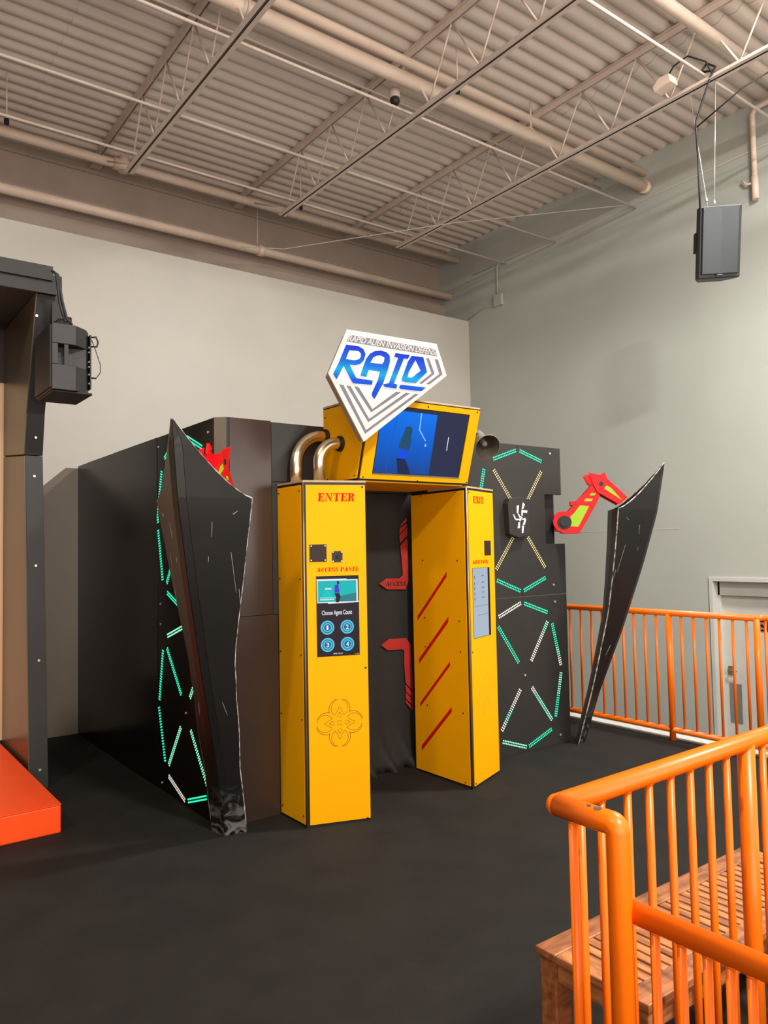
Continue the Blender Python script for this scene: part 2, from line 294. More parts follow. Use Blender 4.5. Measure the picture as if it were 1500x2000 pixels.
SIGN = {'outer':[(-0.3546,0.2939),(0.3271,0.3088),(0.4068,0.1147),(-0.2495,-0.3541),(-0.487,0.0199)],'back':[(-0.3769,0.2567),(0.2637,0.2657),(0.3543,0.1083),(-0.2994,-0.3395),(-0.5211,-0.001)],'band':[(-0.3366,0.2639),(0.315,0.273),(0.3284,0.2296),(-0.3579,0.2217)],'R':[(-0.3645,0.2016),(-0.2785,0.2048),(-0.244,0.193),(-0.2286,0.1662),(-0.2409,0.1276),(-0.2649,0.1034),(-0.2997,0.09),(-0.3433,0.0874),(-0.2982,0.0157),(-0.1794,0.0141),(-0.1864,-0.0115),(-0.3145,-0.0179),(-0.328,-0.0101),(-0.3835,0.076),(-0.4337,-0.0082),(-0.4555,0.0172),(-0.4541,0.025),(-0.4167,0.0912)],'Rc':[(-0.3447,0.1702),(-0.2823,0.1759),(-0.2636,0.1639),(-0.264,0.1455),(-0.277,0.128),(-0.3117,0.1171),(-0.3686,0.1172)],'A':[(-0.2664,0.0326),(-0.2562,0.0653),(-0.2228,0.1406),(-0.1932,0.1748),(-0.1571,0.1947),(-0.1177,0.203),(-0.0748,0.1983),(-0.0506,0.1802),(-0.0494,0.1453),(-0.0675,0.0891),(-0.1025,0.0098),(-0.1568,-0.0759),(-0.1702,-0.0953),(-0.1878,-0.0739),(-0.1855,-0.0579),(-0.1416,0.0212),(-0.1253,0.0754),(-0.2083,0.074),(-0.2252,0.0313)],'Ac':[(-0.1957,0.1178),(-0.1743,0.1509),(-0.148,0.1662),(-0.1184,0.1713),(-0.091,0.1623),(-0.0961,0.139),(-0.1097,0.1222)],'I':[(-0.0056,0.2026),(0.1043,0.2059),(0.0897,0.1792),(0.0579,0.1787),(-0.0225,0.0148),(0.0031,0.0113),(-0.0043,-0.0134),(-0.0898,-0.0138),(-0.106,-0.0002),(-0.0593,0.0138),(0.0154,0.1778),(-0.015,0.178)],'D':[(0.1196,0.2036),(0.2116,0.2068),(0.2392,0.1166),(0.1502,0.0381),(0.0665,0.0338),(0.0379,0.0398),(0.0396,0.0536),(0.0907,0.1639)],'Dc':[(0.1469,0.1781),(0.1856,0.1182),(0.1159,0.0671),(0.0825,0.0653),(0.0924,0.0983)],'bar':[(0.0317,0.0146),(0.2278,0.0192),(0.1913,-0.0087),(0.0229,-0.0125),(0.0178,0.0021)],'glow':[[(-0.3841,0.0466),(-0.3392,-0.0135),(-0.4138,-0.012)],[(-0.3189,0.0704),(-0.2557,0.0915),(-0.2853,0.0303),(-0.2979,0.0288)],[(-0.1987,0.0699),(-0.1501,0.0733),(-0.1673,0.0314),(-0.2156,0.0335)],[(-0.2647,-0.0351),(-0.1946,-0.0351),(-0.2053,-0.081),(-0.174,-0.12),(-0.1826,-0.1314)],[(-0.12,-0.0348),(-0.0337,-0.0317),(-0.1543,-0.1085),(-0.1574,-0.1024)],[(-0.0291,0.1534),(-0.019,0.1547),(-0.0689,0.0298),(-0.0809,0.0284)],[(0.0526,0.1588),(0.0836,0.1602),(0.032,0.0255),(0.0015,0.0273)],[(-0.2215,0.2015),(-0.1861,0.2012),(-0.2091,0.1821)],[(-0.3296,0.1547),(-0.2826,0.1571),(-0.2924,0.139),(-0.3362,0.1356)],[(-0.1584,0.1387),(-0.1319,0.1556),(-0.1059,0.1458),(-0.1127,0.1341)],[(0.1464,0.1603),(0.1735,0.1167),(0.1162,0.0792),(0.0989,0.0799)]],'gro':[[(-0.4161,-0.0343),(-0.3857,-0.0349),(-0.2321,-0.2836),(0.1449,-0.0276),(0.1731,-0.0273),(-0.2389,-0.305)],[(-0.3655,-0.0352),(-0.3366,-0.036),(-0.2083,-0.2152),(0.0683,-0.0314),(0.1029,-0.0304),(-0.2151,-0.2352)],[(-0.3117,-0.0342),(-0.2804,-0.0353),(-0.1832,-0.1551),(-0.0034,-0.0316),(0.034,-0.0314),(-0.1926,-0.1755)],[(0.2367,0.2058),(0.262,0.2064),(0.3045,0.1146),(0.1998,0.0394),(0.1749,0.0393),(0.2797,0.1149)],[(0.3072,0.2086),(0.3352,0.209),(0.371,0.1188),(0.2609,0.0426),(0.232,0.042),(0.3435,0.1183)]],'textbase':[(-0.3511,0.2233),(0.327,0.2305),(-0.3367,0.2629)]}
TV = {'panel':[(-0.4122,-0.0098),(0.4513,0.0068),(0.4381,0.5213)],'bez':[(-0.3677,0.042),(0.3711,0.0449),(0.357,0.483),(-0.1672,0.47)],'scr':[(-0.3626,0.0472),(0.3482,0.0603),(0.3324,0.4665),(-0.4062,0.4414)],'split':[(0.0919,0.0561),(0.0831,0.4544)],'hair':[(-0.1566,0.3553),(-0.1263,0.3628),(-0.1044,0.3495),(-0.1014,0.3194),(-0.1207,0.2725),(-0.1566,0.2295),(-0.1728,0.2158),(-0.1929,0.2221),(-0.1874,0.2577),(-0.1715,0.304)],'shirt':[(-0.1671,0.2187),(-0.1315,0.2312),(-0.1103,0.2529),(-0.1148,0.212),(-0.103,0.154),(-0.1889,0.1542)],'legs':[(-0.1951,0.1538),(-0.1247,0.1502),(-0.0932,0.1057),(-0.0636,0.0555),(-0.0954,0.0531),(-0.1659,0.0535)],'arm':[(-0.1146,0.2425),(-0.0925,0.2287),(-0.0649,0.2202),(-0.0166,0.2388),(0.0142,0.2486),(0.0191,0.2412),(-0.0143,0.2276),(-0.0628,0.2101),(-0.0958,0.2132)],'beam':[(-0.0548,0.452),(-0.0472,0.4527),(-0.0425,0.3468),(0.0227,0.2775),(0.0152,0.2754),(-0.0503,0.3437)],'spark':[(0.0115,0.2458),(0.0246,0.2622),(0.0327,0.2395),(0.0191,0.2412)],'slash':[(0.2055,0.3167),(0.2116,0.3171),(0.2129,0.2249),(0.2071,0.2261)],'scr_bolts':[(-0.0091,0.4977),(0.4274,0.5054),(0.0007,0.0139),(0.4393,0.0202),(0.2348,0.0366)]}
LP = {'w':0.38679322641432073,'enter':[(0.0869,1.9154),(0.3162,1.9156),(0.0908,1.9648)],'acc':[(0.0743,1.4923),(0.3345,1.4934),(0.0778,1.5167)],'plate1':[(0.0331,1.6563),(0.1364,1.6564),(0.136,1.552),(0.0323,1.5525)],'plate2':[(0.1692,1.614),(0.2352,1.614),(0.2341,1.5479),(0.1694,1.5481)],'scr':[(0.0702,1.4662),(0.3327,1.4661),(0.3318,0.9896),(0.0698,0.9869)],'pic':[(0.0735,1.4405),(0.3142,1.4394),(0.3169,1.3001),(0.0745,1.3004)],'choose':[(0.1016,1.2355),(0.2881,1.2335),(0.1033,1.2628)],'circ':[(0.1348,1.1579),(0.2568,1.1599),(0.1345,1.0558),(0.2563,1.057)],'foot':[(0.1637,0.9995),(0.2268,1.0006)],'shirt':[(0.1829,1.4095),(0.2052,1.418),(0.2119,1.3625),(0.1803,1.3667)],'legs':[(0.1803,1.3636),(0.2106,1.3613),(0.2179,1.3377),(0.2066,1.3062),(0.1876,1.3082),(0.19,1.3388)],'head':[(0.196,1.4337),(0.2087,1.4333),(0.2116,1.4178),(0.1989,1.4152)],'logo':[(0.201,0.5928)],'logor':[(0.0641,0.6044),(0.3404,0.5809),(0.2034,0.7347),(0.1986,0.4483)],'bolts':[(0.3717,2.0023),(0.3722,0.9072),(0.3702,0.0153)]}
RP = {'w':0.4412572945572685,'exit':[(0.0985,1.9272),(0.2695,1.9341),(0.0981,1.9771)],'agent':[(0.0651,1.5068),(0.3269,1.5072),(0.0664,1.53)],'plate':[(0.2673,1.6673),(0.3756,1.6688),(0.378,1.5636),(0.2696,1.5617)],'scr':[(0.0521,1.4755),(0.3375,1.4797),(0.3518,0.9992),(0.062,0.9957)],'scrl':[(0.0521,1.4755),(0.2991,1.4787),(0.3168,0.9992),(0.062,0.9957)],'bolts':[(-0.0057,2.0107),(0.0205,0.9103),(0.0532,0.0077)],'logo':[(0.2283,0.5932),(0.0787,0.5594),(0.3719,0.631),(0.2434,0.7344),(0.2067,0.4516)]}
IN = {'st':[[(0.2017,1.4545),(0.2029,1.4201),(0.5332,1.0937),(0.5345,1.1258)],[(0.1944,1.1406),(0.1957,1.1029),(0.5273,0.7799),(0.5297,0.8131)],[(0.1896,0.8298),(0.1881,0.801),(0.5243,0.4685),(0.5251,0.497)],[(0.1825,0.5179),(0.1811,0.4854),(0.5168,0.1545),(0.5192,0.1898)]],'bolts':[(0.4714,2.0204),(0.0937,2.0168),(0.4609,1.5333),(0.0867,1.5313),(0.453,1.1172),(0.0807,1.1159),(0.4509,0.9094),(0.0757,0.9071),(0.4403,0.4915),(0.0627,0.4934),(0.0539,0.0128)]}
AR = {'a':[(0.1179,1.3728),(0.1861,1.4085),(0.3036,1.404),(0.3328,1.424),(0.3353,1.4465),(0.3173,1.643),(0.3833,1.6992),(0.3873,1.6649),(0.3875,1.3766),(0.3541,1.3214),(0.1888,1.3291)],'a2':[[(0.3116,1.7185),(0.3854,1.7791),(0.3859,1.722),(0.3159,1.6641)],[(0.3148,1.7714),(0.3832,1.8058),(0.3858,1.7928),(0.3117,1.7261)],[(0.338,1.8131),(0.3805,1.8515),(0.3837,1.8248),(0.3131,1.779)]],'acc':[(0.1754,1.3519),(0.3596,1.3476),(0.1809,1.385)],'b':[(0.1241,0.933),(0.1969,0.9706),(0.3545,0.9647),(0.3965,0.9122),(0.4010,0.7590),(0.3322,0.7660),(0.333,0.8769),(0.3094,0.8865),(0.1829,0.891)],'b2':[[(0.3321,0.7652),(0.4021,0.7578),(0.4069,0.5738),(0.3412,0.6377)],[(0.3409,0.6266),(0.4066,0.5626),(0.4054,0.5179),(0.3415,0.5782)],[(0.3413,0.5694),(0.407,0.5065),(0.4059,0.4656),(0.3402,0.5265)],[(0.3399,0.5154),(0.4037,0.4547),(0.403,0.4287),(0.3394,0.4954)]]}
HEX = {'o':[(-0.1765,1.9988),(-0.0751,2.012),(0.043,1.9992),(0.0551,1.9649),(0.0385,1.7138),(-0.0829,1.6895),(-0.1873,1.7182),(-0.1999,1.9597)],'g':[[(-0.0328,1.9703),(-0.0139,1.9528),(-0.0328,1.9189),(-0.0483,1.9165)],[(-0.1032,1.944),(-0.0798,1.9444),(-0.0903,1.8854),(-0.1045,1.8852)],[(-0.0506,1.9094),(-0.0384,1.9074),(-0.0401,1.8647),(-0.0524,1.8646)],[(-0.0353,1.9075),(0.0152,1.9068),(0.0103,1.8882),(-0.036,1.8904)],[(-0.0965,1.8825),(-0.0805,1.877),(-0.0662,1.8524),(-0.0765,1.8487)],[(-0.1492,1.8762),(-0.1364,1.8693),(-0.1175,1.8378),(-0.1277,1.8341)],[(-0.1175,1.8378),(-0.087,1.8416),(-0.0874,1.8309),(-0.1179,1.8272)],[(-0.0823,1.831),(-0.0608,1.8595),(-0.0426,1.8526),(-0.0706,1.819)],[(-0.0463,1.8384),(-0.0099,1.8479),(-0.0104,1.8365),(-0.0466,1.8313)],[(-0.0209,1.8314),(-0.0022,1.8352),(-0.0204,1.7923),(-0.041,1.7922)],[(-0.0881,1.8132),(-0.0728,1.8133),(-0.0767,1.7673),(-0.0992,1.7637)],[(-0.0484,1.7851),(-0.0289,1.7851),(-0.0405,1.7269),(-0.0537,1.7297)]]}
ARM = {'up':[(-0.1778,1.8294),(-0.1636,1.8749),(-0.1244,1.9034),(-0.0731,1.9086),(-0.0607,1.8984),(0.1529,2.1308),(0.1735,2.0812),(0.2099,2.0345),(0.1826,1.9702),(0.0357,1.72),(-0.0978,1.723),(-0.1481,1.7502),(-0.1755,1.7966)],'hole':[(-0.1045,1.8178),(-0.0504,1.8165)],'win':[(0.046,1.9531),(0.1186,1.9426),(0.0682,1.8495),(0.0278,1.7756),(-0.0387,1.7804),(-0.025,1.8126),(-0.0363,1.8619),(-0.0069,1.8872)],'win2':[(0.1378,2.0529),(0.1788,2.0498),(0.1657,2.0326),(0.1264,2.0317)],'win3':[(0.0921,2.0086),(0.1521,2.0036),(0.1389,1.9844),(0.0819,1.986)],'fin':[(-0.0311,1.9892),(0.0376,1.9905),(-0.0082,1.9493),(-0.0301,1.9597)],'fore':[(0.1211,2.2253),(0.2527,2.1883),(0.277,2.1627),(0.4287,2.0087),(0.358,1.9524),(0.1854,2.058),(0.1558,2.1209),(0.1385,2.1737)],'fh':[(0.2204,2.1254),(0.238,2.1249)],'fwin':[(0.2628,2.1111),(0.2967,2.0905),(0.3841,1.9841),(0.2431,2.0856)],'finb':[(0.0855,2.2049),(0.1327,2.1903),(0.143,2.1148),(0.1214,2.1351)],'fint':[(0.2615,2.2284),(0.2835,2.169),(0.2401,2.19),(0.2153,2.2039)],'top':[(0.7348,2.2997)]}
# ================================================================== SETTING
XR, YL, YB = 9.4, 9.93, 10.72
def st(name, mb, m, parent=None, **k):
    o = mb.build(name, m, parent, **k)
    if parent is None: o['kind'] = 'structure'
    return o
st('floor', MB().box(-9, 5.86, -9, 10.9, -0.15, 0), M['floor'])
st('floor_lower', MB().box(5.86, XR, -9, 10.9, -1.25, -1.1), M['floor'])
st('trim_1', MB().box(5.755, 5.875, 2.94, 10.7, -1.1, 0.012), M['white'])
# corrugated metal deck
mb = MB(); pts = []; y = -9.0; z0, z1 = 7.135, 7.184; per = 0.2032
while y < 10.75:
    for dy, z in ((0, z1), (0.018, z1-0.002), (0.040, z1-0.014), (0.066, z0+0.012), (0.090, z0+0.001), (0.128, z0), (0.160, z0+0.005), (0.185, z0+0.022)): pts.append((y+dy, z))
    y += per
xs = [-9, -5.2, -1.2, 2.05, 5.25, 7.6, XR+0.1]
for i in range(len(xs)-1):
    dz = -0.004*(i % 2); v = []
    for yy, z in pts: v += [(xs[i], yy, z+dz), (xs[i+1], yy, z+dz)]
    mb.add(v, [(2*k, 2*k+1, 2*k+3, 2*k+2) for k in range(len(pts)-1)], True)
st('ceiling', mb, M['deck'])
# left wall: lower wall with ledge, upper set-back wall, small steel shelf angle
st('wall_left', MB().box(-9, XR, YL, YB+0.1, -0.15, 5.70), M['wall'])
st('wall_back', MB().box(-9, XR+0.1, YB, YB+0.15, 5.70, 7.4), M['wall_u'])
st('trim_2', MB().box(-9, XR, YB-0.03, YB, 6.93, 6.98).box(-9, XR, YB-0.12, YB, 5.7, 6.17), M['wall_u'])
dy0, dy1, dzt = 4.50, 5.44, 1.12
mb = MB(); T0 = 0.30
mb.box(XR, XR+T0, dy1+0.01, YB+0.15, -1.25, 7.4).box(XR, XR+T0, -9, dy0-0.01, -1.25, 7.4).box(XR, XR+T0, dy0-0.01, dy1+0.01, dzt+0.01, 7.4)
st('wall_right', mb, M['wall_r'])
# block course line on the right wall
st('trim_3', MB().box(XR-0.004, XR, 5.9, 8.6, 1.82, 1.828), M['white'])
# door
d = thing('door_1', (XR+0.12, 4.97, -1.1), None, None); d['kind'] = 'structure'
MB().box(XR-0.02, XR+0.2, dy1, dy1+0.055, -1.1, dzt+0.055).box(XR-0.02, XR+0.2, dy0-0.055, dy0, -1.1, dzt+0.055).box(XR-0.02, XR+0.2, dy0, dy1, dzt, dzt+0.055) \
    .box(XR+0.1, XR+0.16, dy1-0.03, dy1, -1.1, dzt).box(XR+0.1, XR+0.16, dy0, dy1, 0.935, dzt).build('door_frame', M['doorpaint'], d, bevel=0.004)
MB().box(XR+0.16, XR+0.2, dy0, dy1, -1.1, 0.93).build('door_leaf', M['doorpaint'], d, bevel=0.003)
MB().box(XR+0.152, XR+0.16, 5.20, 5.36, -0.70, -0.20).build('push_plate', M['grey'], d)
h = MB().box(XR+0.14, XR+0.16, 5.31, 5.36, -0.09, 0.02).tube([(XR+0.14, 5.335, -0.03), (XR+0.09, 5.335, -0.03), (XR+0.085, 5.22, -0.03)], 0.01).build('door_handle', M['edge_metal'], d)
Td = frame((XR+0.155, 0, 0), (0, -1, 0), (0, 0, 1))
MB().box(XR+0.150, XR+0.156, 4.72, 4.96, 0.50, 0.64).build('door_sign', M['black_m'], d)
text_mesh('door_sign_text', 'Employees', Td, (-4.945, 0.585), (-4.735, 0.585), (-4.945, 0.622), M['white'], d, off=0.006)
text_mesh('door_sign_text', 'Only', Td, (-4.945, 0.52), (-4.845, 0.52), (-4.945, 0.557), M['white'], d, off=0.006)

# ------------------------------------------------------------------ roof joists
JX = [0.93, 3.05, 5.22, 7.30]
JL = ['steel roof joist at the left edge of the ceiling', 'steel roof joist, leftmost of the three crossing the ceiling', 'middle steel roof joist, crossing above the arcade sign', 'steel roof joist nearest the right wall, carrying the hanging speaker']
for jx, jl in zip(JX, JL):
    t = thing('roof_joist', (jx, 9.3, 6.35), jl, 'roof joist', 'open web steel joists')
    zt = 7.125; zb = 6.35
    MB().box(jx-0.055, jx-0.012, -9, YB, zt-0.006, zt).box(jx-0.018, jx-0.012, -9, YB, zt-0.07, zt) \
        .box(jx+0.012, jx+0.055, -9, YB, zt-0.006, zt).box(jx+0.012, jx+0.018, -9, YB, zt-0.07, zt).build('top_chord', M['steel_paint'], t)
    MB().box(jx-0.058, jx-0.006, -9, 9.27, zb, zb+0.007).box(jx-0.012, jx-0.006, -9, 9.27, zb, zb+0.06) \
        .box(jx+0.006, jx+0.058, -9, 9.27, zb, zb+0.007).box(jx+0.006, jx+0.012, -9, 9.27, zb, zb+0.06).build('bottom_chord', M['steel_paint'], t)
    y = 9.12; k = 0
    while y > 1.5:
        MB().tube([(jx, y, zb+0.04), (jx, y-0.385, zt-0.05)], 0.011, 8).build('web_member', M['steel_paint'], t)
        MB().tube([(jx, y-0.385, zt-0.05), (jx, y-0.77, zb+0.04)], 0.011, 8).build('web_member', M['steel_paint'], t)
        y -= 0.77
    MB().box(jx-0.07, jx+0.07, 10.4, YB, zt-0.13, zt-0.07).tube([(jx, 9.12, zb+0.04), (jx, 10.45, zt-0.1)], 0.011, 8).build('bearing_seat', M['steel_paint'], t)
def bar(name, x0, x1, y, z, r, label, cat, grp, m='pipe', caps=True):
    o = MB().tube([(x0, y, z), (x1, y, z)], r, 16).build(name, M[m], origin=(x0, y, z)); return tag(o, label, cat, grp)
for y, lb in ((8.95, 'thin bridging bar nearest the back wall, across the joist bottoms'), (7.86, 'thin bridging bar second from the back wall'), (6.38, 'thin bridging bar just behind the two thick ceiling pipes'), (4.10, 'thin bridging bar frontmost, crossing above the hanging speaker')):
    bar('bridging_bar', -9, XR-0.02, y, 6.45, 0.016, lb, 'ceiling bar', 'bridging bars across the joists', 'steel_paint')
bar('bridging_bar', -9, XR, 6.98, 6.98, 0.014, 'thin bridging bar high under the deck in mid ceiling', 'ceiling bar', 'bridging bars across the joists', 'steel_paint')
t = thing('sprinkler_pipe', (XR, 6.2, 6.67), 'thick painted ceiling pipe, lower of the pair ending at right wall', 'pipe')
MB().tube([(-9, 6.2, 6.67), (XR-0.02, 6.2, 6.67)], 0.075, 20).build('pipe_run', M['pipe'], t)
MB().tube([(XR-0.1, 6.2, 6.67), (XR-0.01, 6.2, 6.67)], 0.088, 20).build('end_cap', M['pipe'], t)
MB().tube([(7.0, 6.2, 6.67), (7.0, 6.2, 7.1)], 0.012, 8).tube([(6.91, 6.2, 6.67), (6.94, 6.2, 6.76), (7.0, 6.2, 6.78), (7.06, 6.2, 6.76), (7.09, 6.2, 6.67)], 0.01, 8).build('pipe_hanger', M['steel_paint'], t)
bar('ceiling_pipe', -9, XR-0.02, 6.22, 6.89, 0.052, 'medium painted ceiling pipe, upper of the pair ending at right wall', 'pipe', None)
bar('ceiling_pipe', -9, XR-0.02, 3.95, 6.75, 0.06, 'painted ceiling pipe crossing top right corner above the speaker', 'pipe', None)
t = thing('wall_pipe', (XR, 10.4, 6.28), 'thick painted pipe running along the brown upper wall', 'pipe')
MB().tube([(-9, 10.4, 6.28), (9.38, 10.4, 6.28)], 0.07, 20).build('pipe_run', M['pipe'], t)
MB().tube([(5.42, 10.4, 6.28), (5.52, 10.4, 6.28)], 0.085, 20).build('coupling', M['pipe'], t)
MB().tube([(5.42, 10.4, 6.36), (5.42, 10.4, 6.95)], 0.008, 8).build('hanger_rod', M['steel_paint'], t)
t = thing('wall_pipe', (XR, 10.15, 6.88), 'painted pipe tucked under the deck at top of back wall', 'pipe')
MB().tube([(-9, 10.15, 6.88), (9.36, 10.15, 6.88)], 0.06, 20).build('pipe_run', M['pipe'], t)
MB().tube([(3.28, 10.15, 6.8), (3.28, 10.15, 7.0)], 0.075, 12).tube([(3.14, 10.15, 6.88), (3.42, 10.15, 6.88)], 0.08, 16).build('valve_fitting', M['pipe'], t)
o = MB().tube([(XR-0.06, 3.6, 7.06), (XR-0.06, 4.58, 7.04), (XR-0.06, 4.64, 6.97), (XR-0.06, 4.64, 5.90)], 0.032, 12).tube([(XR-0.06, 4.64, 6.1), (XR-0.06, 4.75, 6.12), (XR-0.06, 4.80, 6.19)], 0.015, 8).tube([(XR-0.06, 4.64, 6.18), (XR-0.06, 4.64, 5.89)], 0.042, 12).build("drop_pipe", M["pipe"], origin=(XR, 4.64, 5.9))
tag(o, 'pale vertical drop pipe with hook on right wall', 'pipe')
o = MB().tube([(XR-0.02, 9.0, 6.5), (XR-0.02, 9.13, 6.5), (XR-0.02, 9.17, 6.45), (XR-0.02, 9.17, 5.97)], 0.014, 8).tube([(XR-0.02, 9.1, 5.8), (XR-0.02, 9.5, 5.84), (XR-0.02, 9.90, 5.73)], 0.008, 8)
t = thing('conduit', (XR, 9.15, 5.75), 'thin conduit with square junction box high on right wall by corner', 'conduit')
o.build('conduit_run', M['wall_r'], t); MB().box(XR-0.06, XR-0.001, 9.05, 9.24, 5.77, 5.97).build('junction_box', M['wall_r'], t, bevel=0.006)
tag(MB().tube([(XR-0.01, 9.8, 6.50), (XR-0.01, 7.7, 6.5), (XR-0.01, 2.5, 6.58)], 0.006, 6).build('cable', M['steel_paint'], origin=(XR, 9.0, 6.5)), 'thin pale cable strung level along the upper right wall', 'cable')
tag(MB().tube([(4.9, YL-0.02, 6.05), (5.6, 9.9, 6.17), (7.3, 8.0, 6.3), (XR-0.05, 6.4, 6.5)], 0.006, 6).build('cable', M['white'], origin=(5, 9.9, 6)), 'thin pale cable slung from the back wall to the end of a bridging bar', 'cable')
for p, ps in (((1.68, 9.3, 6.6), 'near the left frame edge'), ((5.55, 9.3, 6.6), 'between middle and right joists, far end'), ((5.6, 6.0, 6.68), 'beside the paired thick pipes')):
    t = thing('ceiling_sprinkler', (p[0], p[1], p[2]), 'small dark sprinkler under ceiling '+ps, 'sprinkler')
    MB().tube([p, (p[0], p[1], p[2]+0.08)], 0.02, 10).tube([(p[0], p[1], p[2]+0.05), (p[0], p[1], 7.14)], 0.008, 8).build('stem', M['pipe'], t)
    MB().tube([(p[0], p[1], p[2]-0.06), p], 0.028, 10).build('deflector', M['black_m'], t)
t = thing('ceiling_camera', (5.05, 6.42, 6.55), 'small round dome camera hanging beside the joist over the sign', 'camera')
MB().ball((5.05, 6.42, 6.55), 0.055).build('dome', M['black_m'], t); MB().tube([(5.05, 6.42, 6.58), (5.05, 6.42, 6.68)], 0.06, 14).build('base', M['steel_paint'], t)
# flood lamp box clamped on the right joist
t = thing('flood_lamp', (7.2, 4.45, 6.42), 'small painted flood lamp on top of the right joist bottom chord', 'lamp')
MB().prism([(4.36, 6.46), (4.56, 6.43), (4.58, 6.49), (4.50, 6.56), (4.38, 6.55)], 7.1, 7.24, frame((0, 0, 0), (0, 1, 0), (0, 0, 1))).build('housing', M['pipe'], t, bevel=0.008)
MB().tube([(7.17, 4.45, 6.55), (7.17, 4.36, 6.64), (7.17, 4.2, 6.66), (7.25, 4.05, 6.55), (7.28, 4.0, 6.40)], 0.008, 8).build('cord', M['black_m'], t)
# hanging loudspeaker
az = radians(226); pt = radians(-13)
f = Vector((cos(az)*cos(pt), sin(az)*cos(pt), sin(pt))); r_ = Vector((-sin(az), cos(az), 0)); r_ = -r_ if r_.dot(rt) < 0 else r_; u_ = f.cross(r_); u_ = -u_ if u_.z < 0 else u_
PS = Vector((7.22, 3.96, 4.63)); TS = frame(PS, r_, u_); nz = TS.to_3x3() @ Vector((0, 0, 1)); sg = 1 if nz.dot(f) > 0 else -1
t = thing('hanging_speaker', PS, 'large black loudspeaker hung on wires below the right end of ceiling', 'loudspeaker')
def plan(T, pts, y0, y1, mb=None):   # outline in local x / depth, extruded along local y
    mb = mb or MB(); R = Matrix(((1, 0, 0, 0), (0, 0, 1, 0), (0, 1, 0, 0), (0, 0, 0, 1)))
    return mb.prism(pts, y0, y1, T @ R)
plan(TS, [(-0.2, 0.0), (0.2, 0.0), (0.2, -0.12*sg), (0.12, -0.36*sg), (-0.12, -0.36*sg), (-0.2, -0.12*sg)], -0.35, 0.35).build('cabinet', M['speaker'], t, bevel=0.012)
plan(TS, [(-0.185, 0.0), (0.185, 0.0), (0.17, 0.018*sg), (0, 0.03*sg), (-0.17, 0.018*sg)], -0.31, 0.335).build('grille', M['grille'], t, bevel=0.004)
plan(TS, [(-0.035, 0.0), (0.035, 0.0), (0.035, 0.022*sg), (-0.035, 0.022*sg)], -0.335, -0.312).build('badge', M['black_m'], t)
plan(TS, [(-0.022, 0.022*sg), (0.022, 0.022*sg), (0.022, 0.026*sg), (-0.022, 0.026*sg)], -0.321, -0.315).build('badge_light', M['scr_beam'], t)
for sx in (-0.205, 0.185): plan(TS, [(sx, -0.1*sg), (sx+0.02, -0.1*sg), (sx+0.02, -0.2*sg), (sx, -0.2*sg)], -0.08, 0.12).build('side_handle', M['black_m'], t, bevel=0.004)
top = lambda x, d: TS @ Vector((x, 0.35, -d*sg))
for a, b in ((top(-0.10, 0.1), (7.30, 4.27, 6.36)), (top(0.02, 0.3), (7.30, 3.98, 6.36))):
    MB().tube([a, b], 0.0035, 6).tube([a+(Vector(b)-a)*0.05, a+(Vector(b)-a)*0.08], 0.012, 8).build('suspension_wire', M['bolt'], t)
pa = top(-0.16, 0.15)
MB().tube([pa, pa+Vector((0, 0, 0.5)), (7.22, 4.16, 5.6), (7.22, 4.17, 5.95), (7.24, 4.10, 6.15), (7.26, 4.02, 6.36), (7.3, 3.98, 6.48), (7.3, 4.07, 6.56), (7.3, 4.14, 6.50), (7.3, 4.0, 6.45)], 0.010, 8).build('speaker_cable', M['black_m'], t)
tag(MB().tube([(7.22, 4.165, 5.9), (7.3, 3.7, 6.12), (7.7, 3.3, 6.42), (XR-0.02, 2.0, 6.9)], 0.008, 8).build('cable', M['black_m'], origin=(7.22, 4.165, 5.9)), 'black cable running from the hanging speaker toward the right wall', 'cable')

# ================================================================== BACK RAILING (platform edge)
RX = 5.71
t = thing('guard_railing', (RX, 4.0, 0), 'orange tube railing along far platform edge in front of the door', 'railing')
MB().tube([(RX, 6.6, 1.045), (RX, 2.97, 1.045)], 0.025, 16).ball((RX, 2.97, 1.045), 0.025).build('top_rail', M['orange'], t)
MB().tube([(RX, 6.6, 0.085), (RX, 2.97, 0.085)], 0.022, 16).ball((RX, 2.97, 0.085), 0.022).build('bottom_rail', M['orange'], t)
ys = [4.755, 4.63, 4.51, 4.39, 4.275, 4.165, 4.055, 3.945, 3.835, 3.60, 3.49, 3.38, 3.27, 3.16, 3.05]
ys += [4.87+0.115*i for i in range(12)]
for y in ys: MB().tube([(RX, y, 0.085), (RX, y, 1.045)], 0.0105, 10).build('baluster', M['orange'], t)
MB().tube([(RX, 3.712, 0.0), (RX, 3.712, 1.045)], 0.026, 16).build('post', M['orange'], t)
MB().tube([(RX, 5.9, 0.0), (RX, 5.9, 1.045)], 0.026, 16).build('post', M['orange'], t)
